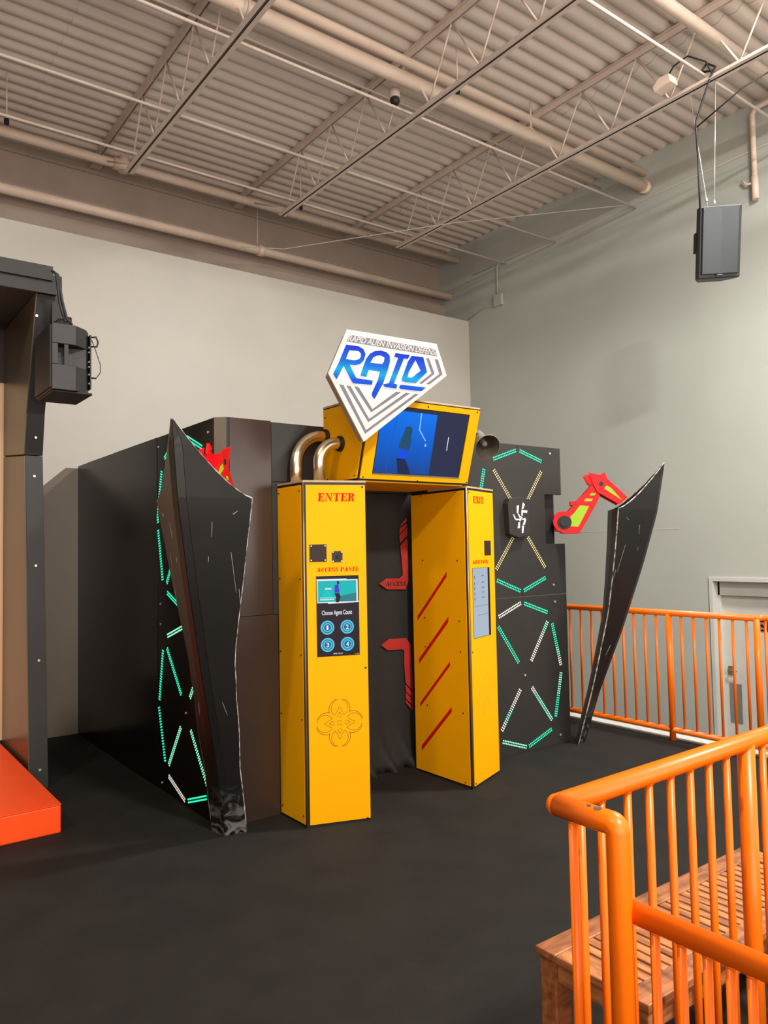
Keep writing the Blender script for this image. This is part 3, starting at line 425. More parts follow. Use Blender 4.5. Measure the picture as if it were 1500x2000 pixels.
# stair flight going down behind the platform edge, with its own sloping rail
sy0, sy1 = 1.75, 2.93
mb = MB()
for i in range(6): mb.box(5.90+0.27*i, 6.17+0.27*i, sy0, sy1, -1.1, -0.18-0.17*i)
st('stairs', mb, M['floor'])
st('trim_4', MB().prism([(5.87, 0.012), (5.95, 0.012), (7.55, -0.98), (7.55, -1.1), (5.87, -1.1)], 2.93, 2.97, frame((0, 0, 0), (1, 0, 0), (0, 0, 1)) @ Matrix.Scale(-1, 4, (0, 0, 1))), M['white'])
t = thing('stair_railing', (5.9, 2.95, 0), 'orange sloping stair railing descending beyond far platform edge at right frame edge', 'railing')
MB().tube([(RX, 2.97, 1.045), (5.80, 2.95, 1.045), (7.55, 2.95, 0.0)], 0.025, 14).build('top_rail', M['orange'], t)
MB().tube([(RX, 2.97, 0.085), (5.80, 2.95, 0.085), (7.55, 2.95, -0.95)], 0.022, 14).build('bottom_rail', M['orange'], t)
for i in range(13):
    x = 5.80+0.13*i; dz = (x-5.80)*0.597
    MB().tube([(x, 2.95, 0.085-dz), (x, 2.95, 1.045-dz)], 0.0105, 10).build('baluster', M['orange'], t)
MB().tube([(RX, 2.97, 0.0), (RX, 2.97, 1.045)], 0.024, 16).build('post', M['orange'], t)

# ================================================================== NEAR RAILING
t = thing('stair_railing', (1.30, 1.15, 0), 'orange tube railing in the foreground with square corner and low side rail', 'railing')
LX, LZ, LY = 1.352, 0.870, (0.935, 0.877, 0.824, 0.779, 0.739, 0.695, 0.65, 0.60)
ax, ay, by, z1_ = 1.325, 1.155, 0.996, 1.047
RYf = lambda x: ay+0.016*(x-ax)
arc_ = [(ax, by+0.013*(1-cos(radians(a))), z1_-0.013+0.013*sin(radians(a))) for a in range(0, 91, 15)]
MB().tube([(ax, by, 0.0)]+arc_+[(ax, ay, z1_)], 0.0245, 24).ball((ax, ay, z1_), 0.0245, 24, 16).tube([(ax, ay, z1_), (4.6, RYf(4.6), z1_)], 0.0245, 24).build('top_rail', M['orange'], t)
for x in (2.155, 3.6): MB().tube([(x, RYf(x), 0.0), (x, RYf(x), z1_)], 0.0245, 20).build('post', M['orange'], t)
for x in (1.405, 1.48, 1.583, 1.673, 1.768, 1.86, 1.953, 2.045, 2.25, 2.345, 2.44, 2.535, 2.63, 2.725, 2.82): MB().tube([(x, RYf(x), 0.1), (x, RYf(x), 1.04)], 0.0102, 14).ball((x, RYf(x), 1.024), 0.0125, 12, 6, (1, 1, 0.4)).build('baluster', M['orange'], t)
MB().tube([(ax, 1.112, 0.1), (ax, 1.112, 1.04)], 0.0102, 14).ball((ax, 1.112, 1.024), 0.0125, 12, 6, (1, 1, 0.4)).build('baluster', M['orange'], t)
MB().tube([(ax, by, 0.1), (ax, ay, 0.1), (4.6, RYf(4.6), 0.1)], 0.02, 14).build('bottom_rail', M['orange'], t)
MB().tube([(LX, by-0.004, LZ), (LX, -1.2, LZ)], 0.0225, 20).build('low_rail', M['orange'], t)
for y in LY: MB().tube([(LX, y, 0.1), (LX, y, LZ-0.015)], 0.009, 14).ball((LX, y, LZ-0.022), 0.0115, 12, 6, (1, 1, 0.4)).build('low_baluster', M['orange'], t)
cp = MB(); 
for (yy, w, l) in ((1.040, 0.009, 0.022), (1.062, 0.004, 0.013)):
    n = 9; v = []
    for k in range(n):
        a = 2*pi*k/n; q = 0.8+0.2*random.random(); py = yy+l*0.5*cos(a)*q; th = radians(105)+sin(a)*q*w/0.0245
        v.append((ax+0.0251*cos(th), py, 1.047+0.0251*sin(th)))
    thc = radians(105); v.append((ax+0.0253*cos(thc), yy, 1.047+0.0253*sin(thc))); cp.add(v, [(k, (k+1) % n, n) for k in range(n)])
cp.build('paint_chip', M['chip'], t, solid=0.0006)

# ================================================================== BENCH
t = thing('slatted_bench', (2.3, 1.38, 0), 'teak slatted bench right behind the foreground orange railing', 'bench')
bx0, bx1, b0, b1, zt = 1.712, 2.885, 1.210, 1.592, 0.45
MB().box(bx0, bx1, b1-0.075, b1, zt-0.022, zt).build('seat_rail', M['wood'], t, bevel=0.003)
MB().box(bx0, bx1, b0, b0+0.075, zt-0.022, zt).build('seat_rail', M['wood'], t, bevel=0.003)
MB().box(bx0, bx0+0.085, b0+0.076, b1-0.076, zt-0.022, zt).build('end_board', M['wood_y'], t, bevel=0.003)
MB().box(bx1-0.085, bx1, b0+0.076, b1-0.076, zt-0.022, zt).build('end_board', M['wood_y'], t, bevel=0.003)
n = 24; x = bx0+0.085+0.009; w = (bx1-0.085-0.009-x)/n
for i in range(n): MB().box(x+i*w, x+(i+1)*w-0.009, b0+0.076, b1-0.076, zt-0.020, zt-0.002).build('slat', M['wood_y'], t, bevel=0.002)
MB().box(bx0+0.05, bx1-0.05, b0+0.03, b0+0.05, zt-0.10, zt-0.022).build('apron', M['wood'], t, bevel=0.002)
MB().box(bx0+0.05, bx1-0.05, b1-0.05, b1-0.03, zt-0.10, zt-0.022).build('apron', M['wood'], t, bevel=0.002)
MB().box(bx0+0.02, bx0+0.04, b0+0.06, b1-0.06, zt-0.085, zt-0.022).build('apron', M['wood_y'], t, bevel=0.002)
MB().box(bx1-0.04, bx1-0.02, b0+0.06, b1-0.06, zt-0.085, zt-0.022).build('apron', M['wood_y'], t, bevel=0.002)
for xx in (bx0+0.01, bx1-0.075):
    for yy in (b0+0.008, b1-0.068): MB().box(xx, xx+0.065, yy, yy+0.06, 0, zt-0.022).build('leg', M['wood'], t, bevel=0.004)
MB().box(2.2, 2.24, b0+0.05, b1-0.05, zt-0.055, zt-0.022).build('cross_brace', M['wood'], t)
# ================================================================== ARENA ENCLOSURE (black panels, 2.44 m high)
EH = 2.44; EX0, EX1, EY = 1.93, 5.06, 4.24
def dotstrip(a, b, T, mats, parent, r=0.0058, rows=2, pitch=0.0185, gap=0.019, name='led_strip', off=0.0, split=None):
    a = Vector(a); b = Vector(b); L = (b-a).length; dr = (b-a)/L; pr = Vector((-dr.y, dr.x)); n = max(2, int(round(L/pitch)))
    mb = MB()
    for i in range(n+1):
        for k in range(rows):
            q = a+dr*(L*i/n)+pr*gap*(k-(rows-1)/2); f_ = i/n
            mb.cur = 0
            if split: mb.cur = sum(1 for sp_ in split if f_ > sp_)
            mb.prism(disc(q.x, q.y, r, 8), 0, 0.0025, T)
    return mb.build(name, mats, parent)
G_, P_, W_, C_ = M['led_g'], M['led_p'], M['led_w'], M['led_c']
# ---- right front panel (two sheets) with notch for the leg
TR = frame((4.535, EY, 0), (1, 0, 0), (0, 0, 1)); TRf = TR
t = thing('light_panel', (4.54, EY, 0), 'charcoal wall panel with green light strips right of the yellow gate', 'panel')
xa, xb, xc = 3.625-4.535, EX1-4.535, 3.985-4.535
MB().prism([(xc, 1.222), (xb, 1.222), (xb, 1.638), (0.287, 1.638), (0.287, 2.047), (xb-0.03, 2.047), (xb-0.03, EH), (xa, EH), (xa, 2.06), (xc, 2.06)], -0.02, 0, TR).build('upper_sheet', M['black_t'], t, bevel=0.002)
MB().prism([(xc, 0), (xb, 0), (xb, 1.218), (xc, 1.218)], -0.02, 0, TR).build('lower_sheet', M['black_t'], t, bevel=0.002)
MB().box(4.80, EX1-0.06, EY+0.06, EY+0.08, 1.6, 2.08).box(4.80, 4.815, EY+0.02, EY+0.08, 1.6, 2.08).build('slot_box', M['black_m'], t)
UP = [(-.29,2.31,-.045,2.39,'g'),(.01,2.39,.255,2.32,'g'),(-.40,2.22,-.47,1.92,'g'),(-.29,2.22,-.115,2.0,'c'),(.25,2.23,.085,2.0,'c'),(-.10,1.69,-.29,1.45,'c'),(.075,1.69,.265,1.45,'c'),(-.285,1.36,-.035,1.27,'g'),(.015,1.27,.265,1.36,'g')]
LO = [(-.275,1.08,-.035,1.17,'w'),(.015,1.165,.275,1.08,'g'),(-.285,1.0,-.075,.71,'g'),(.275,1.0,.075,.71,'m1'),(.335,.98,.425,.64,'m2'),(.425,.57,.345,.23,'m3'),(-.065,.49,-.275,.21,'m4'),(.075,.49,.295,.21,'m5'),(-.265,.12,-.015,.04,'p'),(.025,.04,.285,.13,'g')]
def strips(L, T, par):
    for a, b, c, e, k in L:
        mm, sp_ = {'g': ([G_], None), 'c': ([C_], None), 'w': ([W_], None), 'p': ([P_], None), 'm1': ([P_, W_], [0.3]), 'm2': ([G_, P_, W_], [0.55, 0.8]), 'm3': ([P_, G_], [0.5]), 'm4': ([W_, P_, W_], [0.45, 0.8]), 'm5': ([W_, P_], [0.15])}[k]
        dotstrip((a, b), (c, e), T, mm, par, split=sp_)
strips(UP+LO, TRf, t)
hx = MB().prism(HEX['o'], 0.0, 0.055, TR).build('emblem_block', M['black_t'], t, bevel=0.004)
g = MB()
for p in HEX['g']: g.prism(p, 0.055, 0.057, TR)
g.build('claw_mark', M['hexw'], hx)
for a, b in ((-.025, 2.425), (-.005, 1.235)): screw(TR, a, b, t, 0.007, 'screw')
for a, b in ((.365, 2.39), (.365, 1.30), (.375, 1.16), (-.005, .60), (.395, .07)): screw(TR, a, b, t, 0.009, 'bolt', 'bolt', 0.006)
# ---- left side: light panel facing the camera's left
TL = frame((EX0, 4.76, 0), (0, -1, 0), (0, 0, 1))
t = thing('light_panel', (EX0, 4.76, 0), 'black wall panel with green light strips behind the left claw leg', 'panel')
MB().prism([(-0.50, 0), (0.46, 0), (0.46, EH), (-0.50, EH)], -0.02, 0, TL).build('sheet', M['black'], t, bevel=0.002)
LL = [(-.35,2.28,-.24,2.335,'g'),(.05,2.37,.28,2.28,'g'),(-.41,2.19,-.48,1.93,'g'),(-.50,1.91,-.485,1.84,'g'),(-.48,1.78,-.40,1.44,'g'),(-.32,1.42,-.16,1.64,'g'),(-.31,1.35,-.07,1.26,'g'),(-.31,1.06,-.03,1.14,'p'),
      (-.40,.95,-.47,.61,'g'),(-.32,.97,-.08,.70,'g'),(.07,.70,.24,.92,'p'),(-.48,.55,-.37,.21,'g'),(-.09,.48,-.30,.20,'p'),(.08,.49,.32,.21,'p'),(.36,.56,.38,.23,'g'),(-.30,.12,-.03,.03,'w'),(.03,.04,.31,.13,'g'),(-.29,2.18,-.2,2.05,'w')]
LL = [(a, b, c, e, k) for a, b, c, e, k in LL]
strips(LL, TL, t)
for a, b in ((-.47, 2.37), (.38, 2.36), (-.44, 1.27), (-.44, 1.13), (0, .59), (-.43, .05), (.42, .07)): screw(TL, a, b, t, 0.008, 'bolt', 'bolt', 0.005)
# ---- glossy black sheets further back on the left side
for y0, y1, dx, lb in ((5.262, 6.25, 0.004, 'plain glossy black wall panel next behind the left light panel'), (6.255, 7.0, 0.0, 'plain glossy black wall panel, middle of the far left side'), (7.005, 7.31, -0.006, 'narrow glossy black wall panel at far back end of left side')):
    tag(MB().box(EX0-dx, EX0+0.02, y0, y1, 0, EH).build('wall_panel', M['black'], origin=(EX0, (y0+y1)/2, 0), bevel=0.002), lb, 'panel')
tag(MB().prism([(1.30, 0), (EX0+0.015, 0), (EX0+0.015, EH-0.02), (EX0-0.10, EH-0.02), (1.30, 1.95)], 0, 0.02, frame((0, 7.331, 0), (1, 0, 0), (0, 0, 1))).build('wall_panel', M['taupe'], origin=(1.7, 7.3, 0)), 'glossy panel, grazing reflection painted taupe, clipped top corner behind the left tower', 'panel')
cs_ = MB().prism([(EX0+0.001, EY+0.056), (EX0+0.055, EY), (EX0+0.06, EY+0.02), (EX0+0.012, EY+0.07)], 0, EH).build('corner_strip', M['taupe'], origin=(EX0, EY, 0))
MB().box(1.986, 2.004, EY+0.003, EY+0.03, 0, EH).build('joint_shade_strip', M['black_m'], cs_)  # black filler painted in for the shade inside the open joint
tag((cs_), 'narrow pale corner strip at the front left edge of the black enclosure', 'trim')
# ---- front sheets left of the gate
wp_ = MB().box(2.005, 2.288, EY, EY+0.02, 1.23, EH).build('wall_panel', M['brown_and_sheen'], origin=(2.15, EY, 1.23))
MB().box(2.004, 2.66, EY+0.021, EY+0.028, 0, EH-0.01).build('gap_blocker', M['black_m'], wp_)  # added unseen black sheet, keeps lit wall from showing through the joints
tag((wp_), 'satin black front panel, reflection painted brown, upper sheet left of the gate', 'panel')
tag(MB().box(2.005, 2.325, EY, EY+0.02, 0, 1.226).build('wall_panel', M['brown_and_sheen'], origin=(2.15, EY, 0)), 'satin black front panel, reflection painted brown, lower sheet left of the gate', 'panel')
tag(MB().box(2.292, 2.70, EY+0.002, EY+0.02, 2.06, EH-0.006).build('wall_panel', M['black_t'], origin=(2.5, EY, 2.06)), 'charcoal panel behind the two steel pipes', 'panel')
tag(MB().box(2.292, 2.645, EY+0.002, EY+0.02, 1.23, 2.056).build('wall_panel', M['black_t'], origin=(2.5, EY, 1.23)), 'charcoal panel directly behind the ENTER pillar', 'panel')
tag(MB().box(3.58, 3.62, EY, EY+0.02, 2.06, EH).build('wall_panel', M['black_t'], origin=(3.6, EY, 2.06)), 'charcoal filler strip behind the yellow head box', 'panel')

# ================================================================== YELLOW GATE
gate = thing('entry_gate', (3.14, 3.95, 0), 'yellow walk-through gate with ENTER and EXIT pillars and overhead monitor box', 'gate')
PZ = 2.03
a, b, c = (2.332, 4.238), (2.332, 3.929), (2.697, 3.801)
b2, c2, a2 = (3.562, 3.829), (3.974, 3.995), (3.978, 4.238)
core = MB().prism([(2.65, 4.238), a, b, c, (2.697, 4.43), (2.65, 4.43)], 0.0, PZ).build('pillar_core', M['black_m'], gate)
core2 = MB().prism([(3.57, 4.43), b2, c2, a2, (3.62, 4.238), (3.62, 4.43)], 0.0, PZ).build('pillar_core', M['black_m'], gate)
MB().box(2.65, 2.70, 4.24, 4.432, PZ, 2.049).box(3.565, 3.62, 4.24, 4.432, PZ, 2.049).build('pillar_leak_block', M['black_m'], gate)  # added black filler blocks that stop light leaking in above the pillars
MB().prism([(2.328, 4.238), (2.328, 3.926), (2.70, 3.796), (2.70, 4.238)], PZ, PZ+0.012).build('pillar_cap', M['ply'], gate)
MB().prism([(3.562, 4.238), (3.562, 3.824), (3.98, 3.992), (3.98, 4.238)], PZ, PZ+0.012).build('pillar_cap', M['ply'], gate)
def plate(P0, P1, m0=0.012, m1=0.012, z0=0.014, z1=PZ-0.016, th=0.006, name='yellow_panel', mm='yellow'):
    T = frame((P0[0], P0[1], 0), (P1[0]-P0[0], P1[1]-P0[1], 0), (0, 0, 1)); w = hypot(P1[0]-P0[0], P1[1]-P0[1])
    return T @ Matrix.Translation((0, 0, th)), MB().prism([(m0, z0), (w-m1, z0), (w-m1, z1), (m0, z1)], 0, th, T).build(name, M[mm], gate, bevel=0.0012), w
# --- ENTER pillar
T1, f1, w1 = plate(b, c, 0.014, 0.004); T1s, f1s, w1s = plate(a, b, 0.004, 0.018)
T1i, f1i, _ = plate((2.697, 3.801), (2.697, 4.43), 0.01, 0.004)
stencil('enter_lettering', 'ENTER', T1, LP['enter'][0], LP['enter'][1], LP['enter'][2], M['redtext'], f1)
stencil('access_panel_lettering', 'ACCESS PANEL', T1, LP['acc'][0], LP['acc'][1], LP['acc'][2], M['redtext'], f1)
for k in ('plate1', 'plate2'):
    q = LP[k]; pl_ = MB().prism(q, 0, 0.003, T1).build('scanner_plate' if k == 'plate1' else 'camera_plate', M['taupe_dark'] if k == 'plate1' else M['black_m'], gate)
    cx = sum(p[0] for p in q)/4; cy = sum(p[1] for p in q)/4
    for p in q: screw(T1 @ Matrix.Translation((0, 0, 0.003)), cx+(p[0]-cx)*0.82, cy+(p[1]-cy)*0.82, pl_, 0.0035, 'bolt')
    if k == 'plate2':
        MB().prism(disc(cx+0.006, cy+0.004, 0.013), 0.003, 0.01, T1).build('lens', M['black'], pl_)
for p in LP['bolts']: screw(T1, p[0]-(0.006 if p[0] > 0.36 else 0), p[1], f1, 0.006)
for x in (0.025, w1s-0.035):
    for z in (1.98, 1.45, 1.0, 0.62, 0.06): screw(T1s, x, z, f1s, 0.005)
MB().tube([(b[0]-0.003, b[1]-0.004, 0.0), (b[0]-0.003, b[1]-0.004, PZ)], 0.005, 8).build('corner_strip', M['edge_metal'], gate)
MB().tube([(b2[0]-0.004, b2[1]-0.004, 0.0), (b2[0]-0.004, b2[1]-0.004, PZ)], 0.006, 8).build('corner_strip', M['edge_metal'], gate)
# access screen
def quadlerp(q, u, v): return ((1-u)*(1-v)*q[0][0]+u*(1-v)*q[1][0]+u*v*q[2][0]+(1-u)*v*q[3][0], (1-u)*(1-v)*q[0][1]+u*(1-v)*q[1][1]+u*v*q[2][1]+(1-u)*v*q[3][1])
scr = MB().prism([(0.0702, 1.466), (0.3325, 1.466), (0.3325, 0.988), (0.0702, 0.988)], 0, 0.002, T1).build('access_screen', M['scr_black'], gate)
E1 = lambda pts, m, nm, z0=0.002, z1=0.0026, par=scr, T=T1: MB().prism(pts, z0, z1, T).build(nm, M[m], par)
E1([(0.0702, 1.448), (0.255, 1.448), (0.26, 1.443), (0.326, 1.443), (0.326, 1.312), (0.3325, 1.310), (0.3325, 1.304), (0.142, 1.300), (0.138, 1.306), (0.075, 1.306), (0.0735, 1.44)], 'scr_white', 'picture_frame')
E1([(0.080, 1.437), (0.3165, 1.437), (0.3165, 1.311), (0.080, 1.311)], 'scr_pic', 'picture', 0.0026, 0.003)
E1([(0.19, 1.340), (0.3165, 1.362), (0.3165, 1.311), (0.19, 1.311)], 'scr_tealg', 'picture_detail', 0.003, 0.0033)
E1(disc(0.135, 1.345, 0.03), 'scr_tealc', 'picture_detail', 0.003, 0.0032)
E1(LP['shirt'], 'scr_violet', 'picture_person_top', 0.0033, 0.0037); E1(LP['legs'], 'scr_leg', 'picture_person_legs', 0.0033, 0.0037); E1(LP['head'], 'scr_leg', 'picture_person_head', 0.0033, 0.0037)
mb = MB()
for i in range(9): mb.prism([(0.093+i*0.0095, 1.322), (0.100+i*0.0095, 1.322), (0.100+i*0.0095, 1.330), (0.093+i*0.0095, 1.330)], 0.0033, 0.0037, T1)
for i in range(14): mb.prism([(0.092+i*0.007, 1.3345), (0.0965+i*0.007, 1.3345), (0.0965+i*0.007, 1.338), (0.092+i*0.007, 1.338)], 0.0033, 0.0037, T1)
for i in range(5): mb.prism([(0.125+i*0.0075, 1.384+0.003*(i % 2)), (0.131+i*0.0075, 1.384), (0.131+i*0.0075, 1.395-0.002*(i % 2)), (0.125+i*0.0075, 1.396)], 0.0033, 0.0037, T1)
mb.build('picture_caption', M['scr_white'], scr)
text_mesh('choose_agent_count_text', 'Choose Agent Count', T1, (0.1016, 1.2345), (0.2881, 1.2345), (0.1016, 1.262), M['scr_white'], scr, 0.0005, 0.002, 0.012)
for i, ((cx, cy), n_) in enumerate(zip([(0.1348, 1.159), (0.2566, 1.159), (0.1348, 1.0565), (0.2566, 1.0565)], '1234')):
    but = E1(disc(cx, cy, 0.0415, 28), 'scr_cyan', 'count_button')
    E1(disc(cx, cy, 0.034, 28), 'scr_teal', 'button_ring', 0.0026, 0.0029, scr); mb = MB()
    for k in range(26):
        a_ = 2*pi*k/26; mb.prism(disc(cx+0.0325*cos(a_), cy+0.0325*sin(a_), 0.0022, 6), 0.0029, 0.0031, T1)
    mb.build('button_dots', M['scr_cyan'], but)
    E1(disc(cx, cy, 0.027, 28), 'scr_cyan', 'button_ring', 0.0029, 0.0032, scr); E1(disc(cx, cy, 0.0205, 28), 'scr_teal', 'button_centre', 0.0032, 0.0035, scr)
    text_mesh('button_number', n_, T1, (cx-(0.0065 if n_ == '1' else 0.0085), cy-0.0135), (cx+(0.0055 if n_ == '1' else 0.0085), cy-0.0135), (cx-(0.0065 if n_ == '1' else 0.0085), cy+0.0135), M['scr_white'], but, 0.0003, 0.0035, 0.02)
text_mesh('open_play_text', 'OPEN PLAY', T1, (0.168, 0.999), (0.227, 0.999), (0.168, 1.006), M['scr_white'], scr, 0.0005, 0.002, 0.01)
text_mesh('corner_text', 'v1.2.0', T1, (0.302, 0.993), (0.327, 0.993), (0.302, 0.998), M['scr_white'], scr, 0.0005, 0.002)
# engraved four-lobed emblem
def ring_path(pts, w, closed=False):
    out_ = []; P = [Vector(p) for p in pts]; n = len(P)
    L_, R_ = [], []
    for i in range(n):
        if closed: tt = (P[(i+1) % n]-P[i-1]).normalized()
        else: tt = (P[min(i+1, n-1)]-P[max(i-1, 0)]).normalized()
        nn = Vector((-tt.y, tt.x))*w/2; L_.append(P[i]+nn); R_.append(P[i]-nn)
    return L_, R_
def stroke(mb, pts, w, T, z1=0.0006, closed=False):
    L_, R_ = ring_path(pts, w, closed); n = len(pts)
    for i in range(n if closed else n-1):
        j = (i+1) % n; mb.prism([tuple(L_[i]), tuple(L_[j]), tuple(R_[j]), tuple(R_[i])], 0, z1, T)
def emblem(T, cx, cy, S, par, material, w=0.0022):
    mb = MB()
    for q in range(4):
        an = q*pi/2; rot = lambda p: (cx+S*(p[0]*cos(an)-p[1]*sin(an)), cy+S*(p[0]*sin(an)+p[1]*cos(an)))
        R1 = 0.36; cyy = 0.62
        o1 = [rot((R1*cos(radians(d_)), cyy+0.0+R1*sin(radians(d_)))) for d_ in range(100, 240, 10)]; o2 = [rot((R1*cos(radians(d_)), cyy+R1*sin(radians(d_)))) for d_ in range(-60, 81, 10)]
        stroke(mb, o1, w, T); stroke(mb, o2, w, T)
        R2 = 0.46
        o3 = [rot((R2*cos(radians(d_)), 0.56+R2*sin(radians(d_)))) for d_ in range(105, 200, 8)]; o4 = [rot((R2*cos(radians(d_)), 0.56+R2*sin(radians(d_)))) for d_ in range(-20, 76, 8)]
        stroke(mb, o3, w*1.3, T); stroke(mb, o4, w*1.3, T)
        stroke(mb, [rot(p) for p in ((-0.20, 0.32), (-0.04, 0.60), (-0.04, 0.66), (0.04, 0.66), (0.04, 0.60), (0.20, 0.32))], w, T)
        stroke(mb, [rot(p) for p in ((0, 0.46), (-0.10, 0.28), (0, 0.25), (0.10, 0.28), (0, 0.46))], w, T)
    stroke(mb, [(cx-0.09*S, cy-0.09*S), (cx+0.09*S, cy-0.09*S), (cx+0.09*S, cy+0.09*S), (cx-0.09*S, cy+0.09*S)], w, T, closed=True)
    return mb.build('engraved_emblem', material, par)
emblem(T1, 0.2015, 0.5925, 0.141, f1, M['engrave'])
# --- EXIT pillar
T2, f2, w2 = plate(b2, c2, 0.016, 0.004); T2i, f2i, w2i = plate((3.562, 4.43), b2, 0.004, 0.02)
T2o, f2o, _ = plate(c2, a2, 0.004, 0.004)
stencil('exit_lettering', 'EXIT', T2, (0.0985, 1.929), (0.2695, 1.929), (0.0985, 1.977), M['redtext'], f2)
stencil('agent_panel_lettering', 'AGENT PANEL', T2, (0.0655, 1.507), (0.327, 1.507), (0.0655, 1.531), M['redtext'], f2)
MB().prism([(0.267, 1.668), (0.376, 1.668), (0.376, 1.563), (0.267, 1.563)], 0, 0.003, T2).build('scanner_plate', M['taupe_dark'], gate)
sc2 = MB().prism([(0.055, 1.478), (0.344, 1.478), (0.344, 0.997), (0.055, 0.997)], 0, 0.002, T2).build('agent_screen', M['scr_edge'], gate)
MB().prism([(0.057, 1.476), (0.308, 1.476), (0.308, 0.999), (0.057, 0.999)], 0.002, 0.0024, T2).build('screen_picture', M['scr_pale'], sc2)
mb = MB()
for i, z in enumerate((1.425, 1.38, 1.345, 1.31, 1.275)):
    mb.prism([(0.075, z), (0.09, z), (0.09, z-0.02), (0.075, z-0.02)], 0.0024, 0.0027, T2); mb.prism([(0.20, z), (0.24, z), (0.24, z-0.008), (0.20, z-0.008)], 0.0024, 0.0027, T2)
mb.prism([(0.07, 1.215), (0.30, 1.215), (0.30, 1.212), (0.07, 1.212)], 0.0024, 0.0027, T2).prism([(0.13, 1.15), (0.30, 1.155), (0.30, 1.152), (0.13, 1.147)], 0.0024, 0.0027, T2)
mb.build('screen_lines', M['scr_line'], sc2)
emblem(T2, 0.2285, 0.593, 0.150, f2, M['engrave2'])
for p in ((0.026, 2.0), (0.026, 0.91), (0.03, 0.03)): screw(T2, p[0], p[1], f2, 0.0055)
w_i = w2i
for st_ in IN['st']:
    MB().prism([(w_i-0.01-p[0]+0.0, p[1]) for p in st_], 0, 0.0012, T2i).build('red_stripe', M['darkred'], f2i)
for p in IN['bolts']: screw(T2i, w_i-0.012-p[0], min(2.005, max(0.03, p[1])), f2i, 0.005)
# --- head box
hy0, hy1, hz0, hz1, hx0, hx1 = 3.85, 3.70, 2.05, 2.55, 2.68, 3.59
TV_T = frame((3.14, 3.85, 2.05), (1, 0, 0), (0, -.15, .5))
mb = MB().add([(hx0, 4.238, hz0), (hx1, 4.238, hz0), (hx1, hy0, hz0), (hx0, hy0, hz0), (hx0, 4.238, hz1), (hx1, 4.238, hz1), (hx1, hy1, hz1), (hx0, hy1, hz1)], [(0,1,2,3),(7,6,5,4),(3,2,6,7),(1,0,4,5),(0,3,7,4),(2,1,5,6)])
hb = mb.build('head_core', M['black_m'], gate)
MB().box(hx0-0.004, hx1+0.004, hy1+0.006, 4.236, hz1, hz1+0.012).build('head_top', M['ply'], gate)
MB().box(hx0+0.02, hx1-0.03, hy0+0.012, 4.43, hz0-0.008, hz0).build('soffit_panel', M['yellow'], gate)
x0, x1 = hx0-3.14+0.006, hx1-3.14-0.006; Lf = 0.522
fr = MB(); bz = [(-0.372, 0.040), (0.366, 0.044), (0.352, 0.478), (-0.386, 0.474)]; ou = [(x0, 0.012), (x1, 0.012), (x1, 0.514), (x0, 0.514)]
bz = [(-0.370, 0.042), (0.360, 0.042), (0.360, 0.480), (-0.370, 0.480)]
for i in range(4):
    j = (i+1) % 4; fr.prism([ou[i], ou[j], bz[j], bz[i]], 0, 0.008, TV_T)
hf = fr.build('front_frame', M['yellow'], gate)
TSd = frame((hx0, 4.238, hz0), (0, -1, 0), (0, 0, 1))
MB().prism([(0.006, 0.012), (4.238-hy0-0.012, 0.012), (4.238-hy1-0.012, hz1-hz0-0.008), (0.006, hz1-hz0-0.008)], 0, 0.006, TSd).build('side_panel', M['yellow'], gate, bevel=0.001)
TSe = frame((hx1, hy0, hz0), (0, 1, 0), (0, 0, 1))
MB().prism([(0.012, 0.012), (4.238-hy0-0.006, 0.012), (4.238-hy0-0.006, hz1-hz0-0.008), (0.012-0.14, hz1-hz0-0.008)], 0, 0.006, TSe).build('side_panel', M['yellow'], gate, bevel=0.001)
for p in TV['scr_bolts'][:4]: screw(TV_T @ Matrix.Translation((0, 0, 0.008)), p[0]-(0.008 if p[0] > 0.4 else 0), min(p[1], 0.502), hf, 0.005)
for p in ((-0.44, 0.022),): screw(TV_T @ Matrix.Translation((0, 0, 0.008)), p[0]+0.006, p[1], hf, 0.005)
for x, z in ((0.03, 0.44), (0.05, 0.03), (0.355, 0.03), (0.30, 0.46)): screw(TSd @ Matrix.Translation((0, 0, 0.006)), x, z, hb, 0.005)
# monitor
tv = thing('monitor', TV_T @ Vector((0, 0.0, 0)), None, None); 
bpy.data.objects.remove(tv)
tv = MB().prism([(-0.370, 0.042), (0.360, 0.042), (0.360, 0.480), (-0.370, 0.480)], -0.004, 0.003, TV_T).build('monitor', M['black_m'], gate)
MB().prism([(-0.368, 0.042), (0.358, 0.042), (0.358, 0.050), (-0.368, 0.050)], 0.003, 0.010, TV_T).build('monitor_edge', M['chrome'], tv)
E2 = lambda pts, m, nm, z0, z1: MB().prism(pts, z0, z1, TV_T).build(nm, M[m], tv)
E2([(-0.362, 0.052), (0.349, 0.052), (0.349, 0.466), (-0.362, 0.466)], 'scr_navy', 'screen', 0.003, 0.0036)
E2([(-0.360, 0.054), (0.0905, 0.054), (0.0830, 0.452), (-0.360, 0.452)], 'scr_blue', 'screen_picture', 0.0036, 0.004)
E2([(-0.165, 0.215), (-0.175, 0.26), (-0.165, 0.31), (-0.12, 0.34), (-0.095, 0.26), (-0.11, 0.205)], 'scr_hair', 'picture_person_back', 0.0042, 0.0045)
for k, m_, nm in (('legs', 'scr_skin', 'picture_person_legs'), ('shirt', 'scr_shirt', 'picture_person_top'), ('hair', 'scr_hair', 'picture_person_hair'), ('arm', 'scr_arm', 'picture_person_arm'), ('beam', 'scr_beam', 'picture_beam'), ('spark', 'scr_beam', 'picture_spark'), ('slash', 'scr_white', 'picture_slash')):
    E2(TV[k], m_, nm, 0.004, 0.0044)
mb = MB()
